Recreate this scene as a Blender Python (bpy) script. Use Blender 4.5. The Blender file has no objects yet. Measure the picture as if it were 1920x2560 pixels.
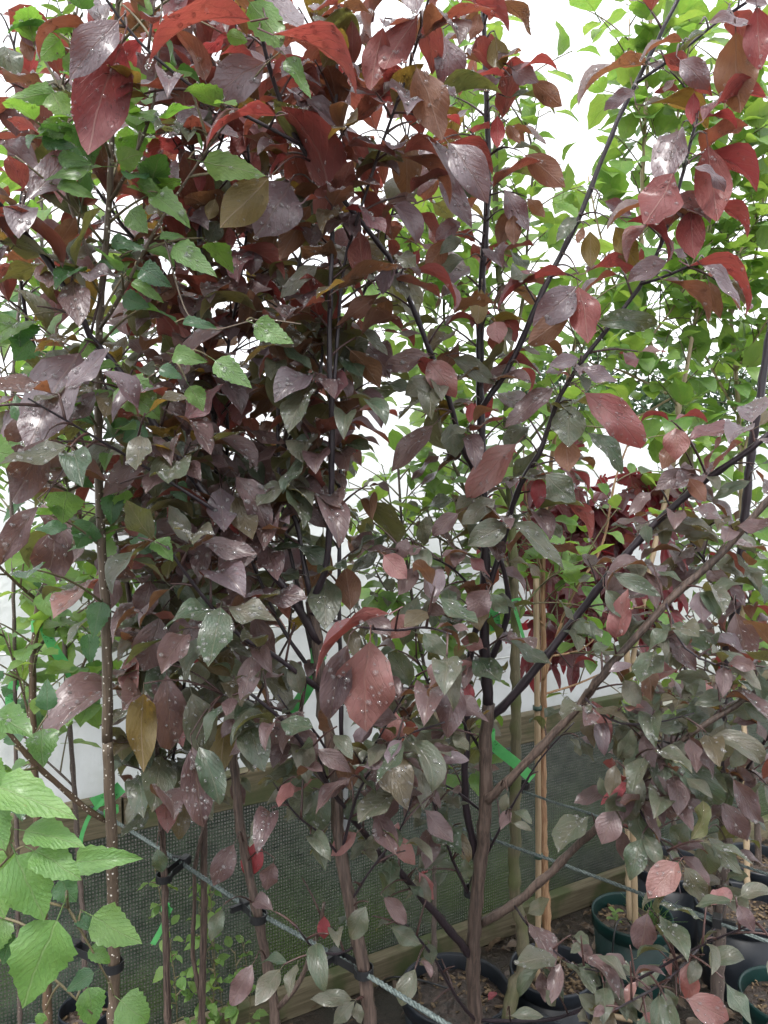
import bpy, math, random
import numpy as np
from mathutils import Vector, Matrix

random.seed(7); rng = np.random.default_rng(7)
S = bpy.context.scene
COL = S.collection
R = math.radians
# ------------------------------------------------------------------ camera
FPX, SW, SH, TILT, CAMZ = 1900.0, 1920, 2560, R(3.0), 1.7
cam_d = bpy.data.cameras.new('camera'); cam = bpy.data.objects.new('camera', cam_d); COL.objects.link(cam)
cam.location = (0, 0, CAMZ); cam.rotation_euler = (R(90) - TILT, 0, 0)
cam_d.sensor_fit = 'VERTICAL'; cam_d.sensor_height = 36; cam_d.lens = FPX / SH * 36
cam_d.clip_start = .02; cam_d.clip_end = 2000
S.camera = cam
# ------------------------------------------------------------------ sky and sun (overcast)
SUN_EL, SUN_AZ = 58, 205
w = bpy.data.worlds.new('World'); S.world = w; w.use_nodes = True
nt = w.node_tree; nt.nodes.clear()
sky = nt.nodes.new('ShaderNodeTexSky'); sky.sky_type = 'NISHITA'; sky.sun_disc = False
sky.sun_elevation = R(SUN_EL); sky.sun_rotation = R(SUN_AZ); sky.dust_density = 5; sky.air_density = 1
hs = nt.nodes.new('ShaderNodeHueSaturation'); hs.inputs['Saturation'].default_value = .12
mx = nt.nodes.new('ShaderNodeMix'); mx.data_type = 'RGBA'; mx.inputs[0].default_value = .72
mx.inputs[7].default_value = (8.2, 8.35, 8.7, 1)       # an even bright cloud deck over the clear-sky model
bg = nt.nodes.new('ShaderNodeBackground'); bg.inputs[1].default_value = .12
wo = nt.nodes.new('ShaderNodeOutputWorld')
nt.links.new(sky.outputs[0], hs.inputs['Color']); nt.links.new(hs.outputs[0], mx.inputs[6])
nt.links.new(mx.outputs[2], bg.inputs[0]); nt.links.new(bg.outputs[0], wo.inputs[0])
sd = bpy.data.lights.new('sun', 'SUN'); sd.energy = 1.5; sd.angle = R(12); sd.color = (1, .97, .93)
sun = bpy.data.objects.new('sun', sd); COL.objects.link(sun)
_az, _el = R(SUN_AZ), R(SUN_EL)
sun.rotation_euler = Vector((math.sin(_az) * math.cos(_el), math.cos(_az) * math.cos(_el), math.sin(_el))).to_track_quat('Z', 'Y').to_euler()
S.view_settings.view_transform = 'Standard'; S.view_settings.look = 'None'
S.view_settings.gamma = 1; S.view_settings.use_curve_mapping = False
S.view_settings.exposure = 1.32
S.render.engine = 'CYCLES'
S.cycles.use_denoising = True
S.cycles.use_adaptive_sampling = True; S.cycles.adaptive_threshold = .03
S.cycles.max_bounces = 7; S.cycles.diffuse_bounces = 2; S.cycles.glossy_bounces = 2
S.cycles.transmission_bounces = 4; S.cycles.transparent_max_bounces = 10
S.cycles.sample_clamp_indirect = 6

# ------------------------------------------------------------------ helpers
CT, ST = math.cos(TILT), math.sin(TILT)
def ray(x, y):
    dx = (x - SW / 2) / FPX; dy = (SH / 2 - y) / FPX
    return np.array([dx, CT + dy * ST, -ST + dy * CT])
def P(x, y, Y):                       # photograph pixel + forward distance -> point
    d = ray(x, y); return np.array([0, 0, CAMZ]) + d * (Y / d[1])
def PZ(x, y, z):                      # photograph pixel on the horizontal plane z
    d = ray(x, y); return np.array([0, 0, CAMZ]) + d * ((z - CAMZ) / d[2])
DS = 1920 / 1659.0
def D(x, y, Y): return P(x * DS, y * DS, Y)
TILE = {1: (0, 0), 2: (960, 0), 3: (0, 850), 4: (960, 850), 5: (0, 1700), 6: (960, 1700)}
def T(t, u, v): o = TILE[t]; return o[0] + u * .57866, o[1] + v * .57866
def proj(p):
    v = np.asarray(p, float) - np.array([0, 0, CAMZ])
    zc = v[..., 1] * CT - v[..., 2] * ST; yc = v[..., 1] * ST + v[..., 2] * CT
    zc = np.where(np.abs(zc) < 1e-4, 1e-4, zc)
    return SW / 2 + FPX * v[..., 0] / zc, SH / 2 - FPX * yc / zc, zc
def nrm(v):
    v = np.asarray(v, float); return v / (np.linalg.norm(v) + 1e-12)

def mesh(name, V, Fc, mat=None, uv=None, smooth=True, mats=None, midx=None, attr=None):
    me = bpy.data.meshes.new(name)
    me.from_pydata([tuple(map(float, v)) for v in V], [], [tuple(map(int, f)) for f in Fc])
    if uv is not None:
        l = me.uv_layers.new(name='UVMap')
        li = np.empty(len(me.loops), dtype=np.int32); me.loops.foreach_get('vertex_index', li)
        l.data.foreach_set('uv', np.asarray(uv, dtype=np.float32)[li].ravel())
    if attr is not None:
        a = me.attributes.new('rnd', 'FLOAT', 'POINT'); a.data.foreach_set('value', np.asarray(attr, dtype=np.float32))
    if mats:
        for m in mats: me.materials.append(m)
        if midx is not None: me.polygons.foreach_set('material_index', np.asarray(midx, dtype=np.int32))
    elif mat: me.materials.append(mat)
    if smooth: me.polygons.foreach_set('use_smooth', [True] * len(me.polygons))
    me.update(); return me
def obj(name, me, parent=None, loc=None):
    o = bpy.data.objects.new(name, me); COL.objects.link(o)
    if loc is not None: o.location = loc
    if parent is not None: o.parent = parent
    return o
def tag(o, label, cat, group=None, kind=None):
    if label: o['label'] = label
    if cat: o['category'] = cat
    if group: o['group'] = group
    if kind: o['kind'] = kind
    return o
def thing(name, label, cat, loc=(0, 0, 0), group=None):
    o = bpy.data.objects.new(name, None); COL.objects.link(o); o.location = tuple(map(float, loc))
    o.empty_display_size = .05
    return tag(o, label, cat, group)

def catmull(pts, n):
    pts = np.asarray(pts, float)
    if len(pts) < 3:
        t = np.linspace(0, 1, n)[:, None]; return pts[0] * (1 - t) + pts[-1] * t
    q = np.vstack([2 * pts[0] - pts[1], pts, 2 * pts[-1] - pts[-2]])
    seg = np.linalg.norm(np.diff(pts, axis=0), axis=1); cum = np.r_[0, np.cumsum(seg)]
    out = []
    for s in np.linspace(0, cum[-1], n):
        i = min(np.searchsorted(cum, s, 'right') - 1, len(seg) - 1); t = (s - cum[i]) / max(seg[i], 1e-9)
        a, b, c, d = q[i], q[i + 1], q[i + 2], q[i + 3]
        out.append(.5 * ((2 * b) + (c - a) * t + (2 * a - 5 * b + 4 * c - d) * t * t + (3 * b - a - 3 * c + d) * t ** 3))
    return np.array(out)
def tube_arrays(pts, rad, sides=7, cap=True):
    pts = np.asarray(pts, float); n = len(pts); rad = np.broadcast_to(np.asarray(rad, float), (n,))
    tan = np.gradient(pts, axis=0); tan /= (np.linalg.norm(tan, axis=1)[:, None] + 1e-12)
    ref = np.array([0, 0, 1.]) if abs(tan[0][2]) < .9 else np.array([1., 0, 0])
    u = nrm(np.cross(tan[0], ref)); V = []; UV = []; L = 0
    for i in range(n):
        u = nrm(u - tan[i] * np.dot(u, tan[i])); v = np.cross(tan[i], u)
        if i: L += np.linalg.norm(pts[i] - pts[i - 1])
        for k in range(sides):
            a = 2 * math.pi * k / sides
            V.append(pts[i] + rad[i] * (math.cos(a) * u + math.sin(a) * v)); UV.append((k / sides, L))
    Fc = [(i * sides + k, i * sides + (k + 1) % sides, (i + 1) * sides + (k + 1) % sides, (i + 1) * sides + k)
          for i in range(n - 1) for k in range(sides)]
    if cap: Fc.append(tuple(range(sides))[::-1]); Fc.append(tuple((n - 1) * sides + k for k in range(sides)))
    return V, Fc, UV
class MB:
    def __init__(s): s.V = []; s.F = []; s.U = []
    def add(s, V, Fc, U=None):
        b = len(s.V); s.V += list(V); s.F += [tuple(b + i for i in f) for f in Fc]
        s.U += list(U) if U is not None else [(0, 0)] * len(V); return s
    def tube(s, pts, rad, sides=6): return s.add(*tube_arrays(pts, rad, sides))
    def box(s, c, ax, ay, az):           # centre and three half-axis vectors
        c, ax, ay, az = (np.asarray(q, float) for q in (c, ax, ay, az))
        V = [c + i * ax + j * ay + k * az for k in (-1, 1) for j in (-1, 1) for i in (-1, 1)]
        return s.add(V, [(0, 2, 3, 1), (4, 5, 7, 6), (0, 1, 5, 4), (2, 6, 7, 3), (0, 4, 6, 2), (1, 3, 7, 5)],
                     [(i * np.linalg.norm(ax), j * np.linalg.norm(ay) + k * np.linalg.norm(az)) for k in (-1, 1) for j in (-1, 1) for i in (-1, 1)])
    def build(s, name, mat, parent=None, origin=None, smooth=True):
        V = np.array(s.V, float)
        if origin is not None: V = V - np.asarray(origin)
        return obj(name, mesh(name, V, s.F, mat, uv=s.U, smooth=smooth), parent)
def bevel(o, wd=.004, seg=2):
    m = o.modifiers.new('bevel', 'BEVEL'); m.width = wd; m.segments = seg; m.limit_method = 'ANGLE'; return o

# ------------------------------------------------------------------ materials
class N:
    def __init__(s, name):
        s.m = bpy.data.materials.new(name); s.m.use_nodes = True; s.t = s.m.node_tree; s.t.nodes.clear()
        s.out = s.t.nodes.new('ShaderNodeOutputMaterial')
    def n(s, typ, **kw):
        k = s.t.nodes.new('ShaderNode' + typ)
        for a, v in kw.items(): setattr(k, a, v)
        return k
    def put(s, sock, v):
        if hasattr(v, 'is_output') or hasattr(v, 'links') and hasattr(v, 'node'): s.t.links.new(v, sock)
        else:
            if isinstance(v, (tuple, list)) and len(v) == 3 and sock.type == 'RGBA': v = (*v, 1)
            sock.default_value = v
    def math(s, op, a, b=0.0, clamp=False):
        k = s.n('Math', operation=op, use_clamp=clamp); s.put(k.inputs[0], a); s.put(k.inputs[1], b); return k.outputs[0]
    def mix(s, f, a, b, blend='MIX'):
        k = s.n('Mix', data_type='RGBA', blend_type=blend); s.put(k.inputs[0], f); s.put(k.inputs[6], a); s.put(k.inputs[7], b); return k.outputs[2]
    def mapr(s, v, a, b, c=0.0, d=1.0, smooth=True):
        k = s.n('MapRange', interpolation_type='SMOOTHSTEP' if smooth else 'LINEAR', clamp=True)
        s.put(k.inputs[0], v)
        for i, q in enumerate((a, b, c, d)): s.put(k.inputs[1 + i], q)
        return k.outputs[0]
    def noise(s, vec, scale, detail=3, rough=.5):
        k = s.n('TexNoise'); s.put(k.inputs['Vector'], vec); k.inputs['Scale'].default_value = scale
        k.inputs['Detail'].default_value = detail; k.inputs['Roughness'].default_value = rough; return k.outputs[0]
    def vec(s, op, a, b):
        k = s.n('VectorMath', operation=op); s.put(k.inputs[0], a); s.put(k.inputs[1], b); return k.outputs[0]
    def pbsdf(s, col, rough=.5, spec=.5, normal=None, **kw):
        k = s.n('BsdfPrincipled'); s.put(k.inputs['Base Color'], col); s.put(k.inputs['Roughness'], rough)
        s.put(k.inputs['Specular IOR Level'], spec)
        if normal is not None: s.put(k.inputs['Normal'], normal)
        for a, v in kw.items(): s.put(k.inputs[a.replace('_', ' ')], v)
        return k.outputs[0]
    def bump(s, h, strength=.5, dist=.01, normal=None):
        k = s.n('Bump'); k.inputs['Strength'].default_value = strength; k.inputs['Distance'].default_value = dist
        s.put(k.inputs['Height'], h)
        if normal is not None: s.put(k.inputs['Normal'], normal)
        return k.outputs[0]
    def finish(s, sh): s.t.links.new(sh, s.out.inputs[0]); return s.m

def rnd_value(m):
    a = m.n('Attribute', attribute_name='rnd'); o = m.n('ObjectInfo')
    return m.math('FRACT', m.math('ADD', a.outputs['Fac'], o.outputs['Random']))
def leaf_mat(name, topA, topB, undA, undB, trA, trB, tmix=.45, rough=.36, veins=9, drops=True, wet=.22, spots=(.2, .05, .02)):
    m = N(name); r = rnd_value(m)
    uv = m.n('UVMap').outputs[0]; sep = m.n('SeparateXYZ'); m.put(sep.inputs[0], uv); u, v = sep.outputs[0], sep.outputs[1]
    av = m.math('ABSOLUTE', v)
    off = m.n('CombineXYZ'); m.put(off.inputs[0], m.math('MULTIPLY', r, 71.3)); m.put(off.inputs[1], m.math('MULTIPLY', r, 37.7)); m.put(off.inputs[2], m.math('MULTIPLY', r, 13.1))
    vec = m.vec('ADD', uv, off.outputs[0])
    mid = m.mapr(av, .008, .024, 1, 0)
    jit = m.math('MULTIPLY', m.math('SUBTRACT', m.noise(vec, 2.6, 2), .5), 1.5)
    ph = m.math('FRACT', m.math('ADD', jit, m.math('SUBTRACT', m.math('MULTIPLY', u, veins * .8), m.math('MULTIPLY', av, veins * .8))))
    lat = m.mapr(m.math('ABSOLUTE', m.math('SUBTRACT', ph, .5)), .0, .075, 1, 0)
    lat = m.math('MULTIPLY', lat, m.mapr(av, .34, .46, 1, .2))
    vein = m.math('MAXIMUM', mid, m.math('MULTIPLY', lat, .42))
    n1 = m.noise(vec, 3.2, 4, .6); n2 = m.noise(vec, 14, 3, .6)
    rr = m.math('ADD', m.math('MULTIPLY', r, .7), m.math('MULTIPLY', m.mapr(n1, .35, .65), .35), True)
    top = m.mix(rr, topA, topB); und = m.mix(rr, undA, undB); tr = m.mix(rr, trA, trB)
    spot = m.math('MULTIPLY', m.mapr(n2, .64, .74), m.mapr(r, .3, .9))
    top = m.mix(m.math('MULTIPLY', spot, .6), top, spots); tr = m.mix(m.math('MULTIPLY', spot, .5), tr, spots)
    veincol = m.mix(.5, top, m.mix(.45, und, (.5, .42, .34)))
    top = m.mix(m.math('MULTIPLY', vein, .5), top, veincol)
    und = m.mix(m.math('MULTIPLY', vein, .55), und, m.mix(.4, und, (.55, .4, .33)))
    tr = m.mix(m.math('MULTIPLY', vein, .35), tr, m.mix(.6, tr, (0, 0, 0)))
    back = m.n('NewGeometry').outputs['Backfacing']
    col = m.mix(back, top, und)
    h = m.math('ADD', m.math('MULTIPLY', vein, -.15), m.math('MULTIPLY', m.math('SINE', m.math('MULTIPLY', ph, 6.283)), .012))
    nb = m.bump(m.math('ADD', h, m.math('MULTIPLY', n2, .16)), .5, .02)
    rg = m.mix(back, (rough,) * 3, (.6,) * 3); bw = m.n('RGBToBW'); m.put(bw.inputs[0], rg); rg = bw.outputs[0]
    coat = wet
    p = m.pbsdf(col, rg, .5, nb, Coat_Weight=coat, Coat_Roughness=.2)
    t = m.n('BsdfTranslucent'); m.put(t.inputs[0], tr); m.put(t.inputs[1], nb)
    ms = m.n('MixShader'); ms.inputs[0].default_value = tmix; m.t.links.new(p, ms.inputs[1]); m.t.links.new(t.outputs[0], ms.inputs[2])
    return m.finish(ms.outputs[0])

LM = {
 'R': leaf_mat('leaf_young_red', (.16, .085, .098), (.20, .10, .105), (.18, .052, .056), (.20, .068, .06), (.36, .05, .052), (.38, .085, .058), .40),
 'O': leaf_mat('leaf_orange_brown', (.11, .088, .092), (.14, .095, .09), (.15, .07, .05), (.18, .09, .055), (.30, .10, .055), (.34, .145, .055), .38),
 'V': leaf_mat('leaf_olive_under', (.08, .075, .06), (.10, .085, .055), (.12, .095, .035), (.15, .11, .04), (.24, .17, .03), (.34, .19, .035), .40),
 'G': leaf_mat('leaf_lavender_purple', (.098, .080, .092), (.150, .120, .136), (.19, .065, .06), (.22, .09, .06), (.36, .07, .06), (.40, .12, .06), .26, .36, wet=.4),
 'B': leaf_mat('leaf_bronze_purple', (.070, .046, .052), (.142, .092, .094), (.15, .08, .055), (.18, .1, .055), (.24, .09, .05), (.30, .14, .05), .28),
 'K': leaf_mat('leaf_dark_green', (.042, .076, .048), (.116, .108, .086), (.11, .12, .06), (.15, .13, .065), (.17, .20, .045), (.25, .21, .05), .30, spots=(.12, .06, .05)),
 'M': leaf_mat('leaf_mauve_pink', (.25, .115, .115), (.22, .125, .11), (.32, .10, .10), (.36, .12, .10), (.5, .09, .09), (.5, .14, .09), .32),
 'S': leaf_mat('leaf_scarlet', (.30, .065, .08), (.27, .06, .075), (.33, .06, .065), (.30, .065, .065), (.45, .055, .06), (.45, .08, .06), .38, spots=(.1, .02, .02)),
 'b': leaf_mat('leaf_birch_green', (.070, .155, .045), (.12, .215, .065), (.12, .22, .07), (.17, .26, .08), (.20, .45, .05), (.32, .55, .07), .38, .42, 11, True, .2, (.09, .15, .04)),
 'd': leaf_mat('leaf_birch_dark', (.030, .085, .040), (.05, .12, .05), (.08, .15, .06), (.10, .18, .06), (.10, .28, .04), (.16, .34, .05), .34, .42, 11, True, .25, (.05, .09, .03)),
 'y': leaf_mat('leaf_birch_bright', (.095, .205, .060), (.155, .275, .080), (.14, .25, .08), (.17, .28, .08), (.20, .40, .055), (.28, .46, .065), .36, .42, 11, False, .18, (.2, .2, .06)),
 'l': leaf_mat('leaf_lime', (.085, .185, .050), (.16, .26, .07), (.12, .21, .06), (.18, .27, .075), (.20, .40, .05), (.38, .52, .075), .44, .42, 9, False, .2, (.15, .16, .04)),
 'n': leaf_mat('leaf_dark_crimson', (.085, .026, .036), (.15, .040, .050), (.15, .025, .035), (.2, .03, .04), (.36, .03, .04), (.46, .045, .05), .38, .36, 7, False, .3),
 'c': leaf_mat('leaf_conifer', (.030, .060, .035), (.055, .095, .045), (.04, .08, .04), (.07, .11, .05), (.05, .12, .03), (.08, .15, .04), .25, .6, 5, False, .05),
 'w': leaf_mat('leaf_dead_litter', (.060, .040, .028), (.14, .095, .06), (.07, .05, .035), (.15, .11, .07), (.1, .06, .03), (.15, .1, .05), .1, .42, 7, False, .35),
}
def bark_mat(name, a, b, lent=0, lentcol=(.75, .72, .66), streak=1.0, rough=.5, moss=None, spec=.5):
    m = N(name); uv = m.n('UVMap').outputs[0]; g = m.n('TexCoord').outputs['Object']
    mp = m.n('Mapping'); m.put(mp.inputs[0], uv); mp.inputs['Scale'].default_value = (9, 6, 1)
    n1 = m.noise(mp.outputs[0], 1.6, 5, .65)
    mp2 = m.n('Mapping'); m.put(mp2.inputs[0], g); mp2.inputs['Scale'].default_value = (260, 260, 14)
    n2 = m.noise(mp2.outputs[0], 1, 4, .6)
    f = m.math('ADD', m.math('MULTIPLY', m.mapr(n1, .3, .7), .45), m.math('MULTIPLY', m.mapr(n2, .35, .68), .55 * streak), True)
    col = m.mix(f, a, b)
    if moss:
        col = m.mix(m.mapr(m.noise(g, 9, 4), .42, .6), col, moss)
    h = m.math('ADD', n2, m.math('MULTIPLY', n1, .4))
    if lent:
        mp3 = m.n('Mapping'); m.put(mp3.inputs[0], g); mp3.inputs['Scale'].default_value = (1, 1, 1)
        vo = m.n('TexVoronoi', feature='F1'); m.put(vo.inputs['Vector'], mp3.outputs[0]); vo.inputs['Scale'].default_value = lent
        sp = m.n('SeparateColor'); m.put(sp.inputs[0], vo.outputs['Color'])
        msk = m.math('MULTIPLY', m.mapr(vo.outputs['Distance'], m.math('ADD', .07, m.math('MULTIPLY', sp.outputs[1], .14)), m.math('ADD', m.math('ADD', .07, m.math('MULTIPLY', sp.outputs[1], .14)), .07), 1, 0), m.math('GREATER_THAN', sp.outputs[0], .35))
        col = m.mix(msk, col, lentcol); h = m.math('ADD', h, m.math('MULTIPLY', msk, .6))
    return m.finish(m.pbsdf(col, rough, spec, m.bump(h, .5, .002)))
BK = {
 'purple': bark_mat('bark_purple_brown', (.024, .017, .016), (.150, .108, .088), 0, streak=1, rough=.42),
 'purple_dark': bark_mat('bark_young_dark', (.014, .011, .017), (.040, .026, .031), 0, streak=.6, rough=.33),
 'birch': bark_mat('bark_speckled', (.070, .050, .035), (.14, .105, .075), 135, rough=.5),
 'birch_low': bark_mat('bark_speckled_brown', (.075, .05, .034), (.13, .085, .05), 150, rough=.5),
 'moss': bark_mat('bark_mossy', (.06, .055, .03), (.14, .12, .07), 0, moss=(.075, .085, .028), rough=.7),
 'tan': bark_mat('bark_tan', (.30, .22, .14), (.42, .33, .22), 0, rough=.55),
 'peel': bark_mat('bark_peeling_orange', (.16, .07, .03), (.40, .26, .15), 0, rough=.5),
 'grey': bark_mat('bark_grey_brown', (.065, .05, .045), (.13, .10, .085), 190, (.3, .26, .22), rough=.5),
 'twig': bark_mat('bark_twig', (.035, .018, .018), (.08, .038, .032), 0, rough=.4),
 'gtwig': bark_mat('bark_green_twig', (.10, .085, .045), (.17, .14, .075), 0, rough=.5),
}
def simple(name, col, rough=.5, spec=.5, var=.25, nscale=20, bump=.2, dark=None, bd=.003):
    m = N(name); g = m.n('TexCoord').outputs['Object']; n = m.noise(g, nscale, 4, .6)
    d = dark or tuple(c * (1 - var) for c in col); c2 = tuple(min(1, c * (1 + var)) for c in col)
    return m.finish(m.pbsdf(m.mix(m.mapr(n, .3, .7), d, c2), rough, spec, m.bump(n, bump, bd)))
MAT = {
 'cane': bark_mat('bamboo_cane', (.24, .17, .10), (.40, .31, .20), 0, rough=.45, streak=.7),
 'pot': simple('black_pot_plastic', (.010, .013, .018), .4, .35, .3, 12, .08),
 'pot_green': simple('green_pot_plastic', (.004, .021, .019), .42, .3, .25, 12, .08),
 'mix': simple('potting_mix', (.040, .027, .020), .55, .6, .6, 60, 1.0, bd=.01),
 'tie': simple('black_tie_rubber', (.012, .013, .015), .4),
 'hose': simple('drip_tube', (.012, .013, .014), .35),
 'dtie': simple('green_tie_band', (.03, .06, .045), .5),
 'metal': simple('hoop_steel', (.30, .31, .32), .4),
}
def wood_mat(name, a, b, moss=None):
    m = N(name); g = m.n('TexCoord').outputs['Object']
    mp = m.n('Mapping'); m.put(mp.inputs[0], m.n('UVMap').outputs[0]); mp.inputs['Scale'].default_value = (3, 60, 1)
    n = m.noise(mp.outputs[0], 1.5, 5, .6); n2 = m.noise(g, 6, 4)
    c = m.mix(m.mapr(n, .3, .7), a, b)
    if moss: c = m.mix(m.mapr(n2, .45, .62), c, moss)
    return m.finish(m.pbsdf(c, .7, .3, m.bump(n, .5, .003)))
MAT['wood'] = wood_mat('weathered_board', (.095, .080, .048), (.20, .17, .11), (.07, .085, .035))
MAT['post'] = wood_mat('mossy_post', (.10, .09, .05), (.2, .17, .10), (.09, .11, .035))
def rope_mat():
    m = N('rope_fibre'); g = m.n('TexCoord').outputs['Object']; n = m.noise(g, 240, 3)
    return m.finish(m.pbsdf(m.mix(m.mapr(n, .3, .7), (.045, .062, .060), (.135, .165, .16)), .6, .4, m.bump(n, .6, .001)))
MAT['rope'] = rope_mat()
def water_mat():
    m = N('rain_water'); k = m.n('BsdfPrincipled'); k.inputs['Base Color'].default_value = (.95, .95, .95, 1); k.inputs['Roughness'].default_value = .03
    k.inputs['IOR'].default_value = 1.33; k.inputs['Transmission Weight'].default_value = .93; return m.finish(k.outputs[0])
MAT['water'] = water_mat()
def film_mat():
    m = N('polythene_film'); g = m.n('TexCoord').outputs['Object']
    n = m.noise(g, .7, 3); n2 = m.noise(g, 5, 5, .6); sp = m.n('SeparateXYZ'); m.put(sp.inputs[0], g)
    alg = m.math('MULTIPLY', m.mapr(n, .45, .66), m.mapr(sp.outputs[2], .9, 1.4, 1, 0))
    c = m.mix(m.math('MULTIPLY', alg, .5), (.86, .885, .90), (.80, .84, .66))
    c = m.mix(m.math('MULTIPLY', m.mapr(n2, .48, .75), .45), c, (.60, .64, .58))
    mpw = m.n('Mapping'); m.put(mpw.inputs[0], g); mpw.inputs['Scale'].default_value = (5, 5, .8)
    nb = m.bump(m.math('ADD', n2, m.noise(mpw.outputs[0], 1.0, 4, .6)), .6, .05)
    p = m.pbsdf(c, .25, .5, nb); t = m.n('BsdfTranslucent'); m.put(t.inputs[0], c); tp = m.n('BsdfTransparent')
    a = m.n('MixShader'); a.inputs[0].default_value = .55; m.t.links.new(p, a.inputs[1]); m.t.links.new(t.outputs[0], a.inputs[2])
    b = m.n('MixShader'); b.inputs[0].default_value = .16; m.t.links.new(a.outputs[0], b.inputs[1]); m.t.links.new(tp.outputs[0], b.inputs[2])
    return m.finish(b.outputs[0])
MAT['film'] = film_mat()
def net_mat():
    m = N('woven_netting'); uv = m.n('UVMap').outputs[0]; sep = m.n('SeparateXYZ'); m.put(sep.inputs[0], uv)
    g = m.n('TexCoord').outputs['Object']
    a = m.math('ABSOLUTE', m.math('SUBTRACT', m.math('FRACT', m.math('MULTIPLY', sep.outputs[0], 1 / .009)), .5))
    b = m.math('ABSOLUTE', m.math('SUBTRACT', m.math('FRACT', m.math('MULTIPLY', sep.outputs[1], 1 / .011)), .5))
    hole = m.math('MULTIPLY', m.math('LESS_THAN', a, .27), m.math('LESS_THAN', b, .30))
    n = m.noise(g, 2.2, 4, .6); n2 = m.noise(g, 22, 3)
    c = m.mix(m.mapr(n2, .3, .7), (.024, .038, .030), (.066, .088, .064))
    c = m.mix(m.math('MULTIPLY', m.mapr(sep.outputs[1], .1, .55, 1, .15), m.mapr(n, .38, .62)), c, (.05, .085, .02))
    c = m.mix(m.mapr(sep.outputs[1], .035, .042, 1, 0), c, (.36, .33, .16))
    p = m.pbsdf(c, .45, .5); tp = m.n('BsdfTransparent')
    s = m.n('MixShader'); m.put(s.inputs[0], m.math('MULTIPLY', hole, .8)); m.t.links.new(p, s.inputs[1]); m.t.links.new(tp.outputs[0], s.inputs[2])
    return m.finish(s.outputs[0])
MAT['net'] = net_mat()
def label_mat():
    m = N('green_label_plastic'); uv = m.n('UVMap').outputs[0]; sep = m.n('SeparateXYZ'); m.put(sep.inputs[0], uv)
    g = m.n('TexCoord').outputs['Object']; n = m.noise(g, 40, 3)
    c = m.mix(m.mapr(n, .3, .7), (.11, .44, .15), (.16, .54, .20))
    # two short lines of black pen marks near the stem end of a strip
    mp = m.n('Mapping'); m.put(mp.inputs[0], uv); mp.inputs['Scale'].default_value = (300, 140, 1)
    ink = m.mapr(m.noise(mp.outputs[0], 1, 3, .7), .53, .58)
    rows = m.math('LESS_THAN', m.math('ABSOLUTE', m.math('SUBTRACT', m.math('FRACT', m.math('MULTIPLY', sep.outputs[1], 90)), .5)), .3)
    zone = m.math('MULTIPLY', m.math('GREATER_THAN', sep.outputs[0], .012), m.math('LESS_THAN', sep.outputs[0], .05))
    c = m.mix(m.math('MULTIPLY', m.math('MULTIPLY', ink, rows), zone), c, (.01, .02, .012))
    p = m.pbsdf(c, .45, .4); t = m.n('BsdfTranslucent'); m.put(t.inputs[0], (.08, .6, .12))
    s = m.n('MixShader'); s.inputs[0].default_value = .35; m.t.links.new(p, s.inputs[1]); m.t.links.new(t.outputs[0], s.inputs[2])
    return m.finish(s.outputs[0])
MAT['label'] = label_mat()
MAT['white_label'] = simple('white_label_plastic', (.62, .62, .52), .5, .4, .1)
def ground_mat():
    m = N('wet_soil'); g = m.n('TexCoord').outputs['Object']
    n = m.noise(g, 4, 5, .6); n2 = m.noise(g, 45, 5, .65)
    c = m.mix(m.mapr(n2, .3, .7), (.016, .012, .009), (.055, .04, .028)); c = m.mix(m.mapr(n, .45, .65), c, (.03, .027, .02))
    return m.finish(m.pbsdf(c, m.mapr(n, .4, .6, .22, .65), .5, m.bump(n2, .9, .02)))
MAT['ground'] = ground_mat()
MAT['seam'] = simple('film_seam_tape', (.66, .68, .66), .5, .3, .1)

# ------------------------------------------------------------------ ground
me = mesh('ground', [(-150, -20, 0), (150, -20, 0), (150, 250, 0), (-150, 250, 0)], [(0, 1, 2, 3)], MAT['ground'], smooth=False)
tag(obj('ground', me), 'dark wet soil floor of the nursery', None, kind='structure')
# ------------------------------------------------------------------ polytunnel
TO = np.array([0, 2.50, 0]); TU = nrm([.872, .49, 0]); TN = np.array([-TU[1], TU[0], 0]); UP = np.array([0, 0, 1.])
def tp(u, n, z): return TO + TU * u + TN * n + UP * z
tun = thing('polytunnel', 'low polythene tunnel with netted lower sides and wooden rails', 'polytunnel', tp(2, 2, 0))
tl = np.array(tp(2, 2, 0))
U0, U1, RAIL, WID, TOP = -3.2, 9.0, .76, 4.0, 2.1
prof = []                                   # film profile from rail to rail
for i in range(25):
    a = math.pi * i / 24; c, s = math.cos(a), math.sin(a)
    prof.append((WID / 2 - WID / 2 * math.copysign(abs(c) ** .80, c), RAIL + (TOP - RAIL) * abs(s) ** .80))
def sheet(name, us, prof, mat, sag=0, thick=0):
    V, U_, Fc = [], [], []; m_ = len(prof)
    for u in us:
        k = abs(math.sin(math.pi * (u - U0) / 1.52)); L = 0
        for j, (n_, z) in enumerate(prof):
            if j: L += math.hypot(n_ - prof[j - 1][0], z - prof[j - 1][1])
            q = (n_ - WID / 2) / (WID / 2)
            V.append(tp(u, n_ - sag * k * q, z - sag * k * (1 - abs(q))) - tl); U_.append((u, L))
    for i in range(len(us) - 1):
        for j in range(m_ - 1): Fc.append((i * m_ + j, (i + 1) * m_ + j, (i + 1) * m_ + j + 1, i * m_ + j + 1))
    return obj(name, mesh(name, V, Fc, mat, uv=U_), tun)
sheet('film_cover', np.linspace(U0, U1, 97), prof, MAT['film'], .035)
for n_ in (.012, WID - .012):
    sheet('side_netting', np.linspace(U0, U1, 60), [(n_, .02), (n_, .3), (n_, .55), (n_, RAIL)], MAT['net'])
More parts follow.
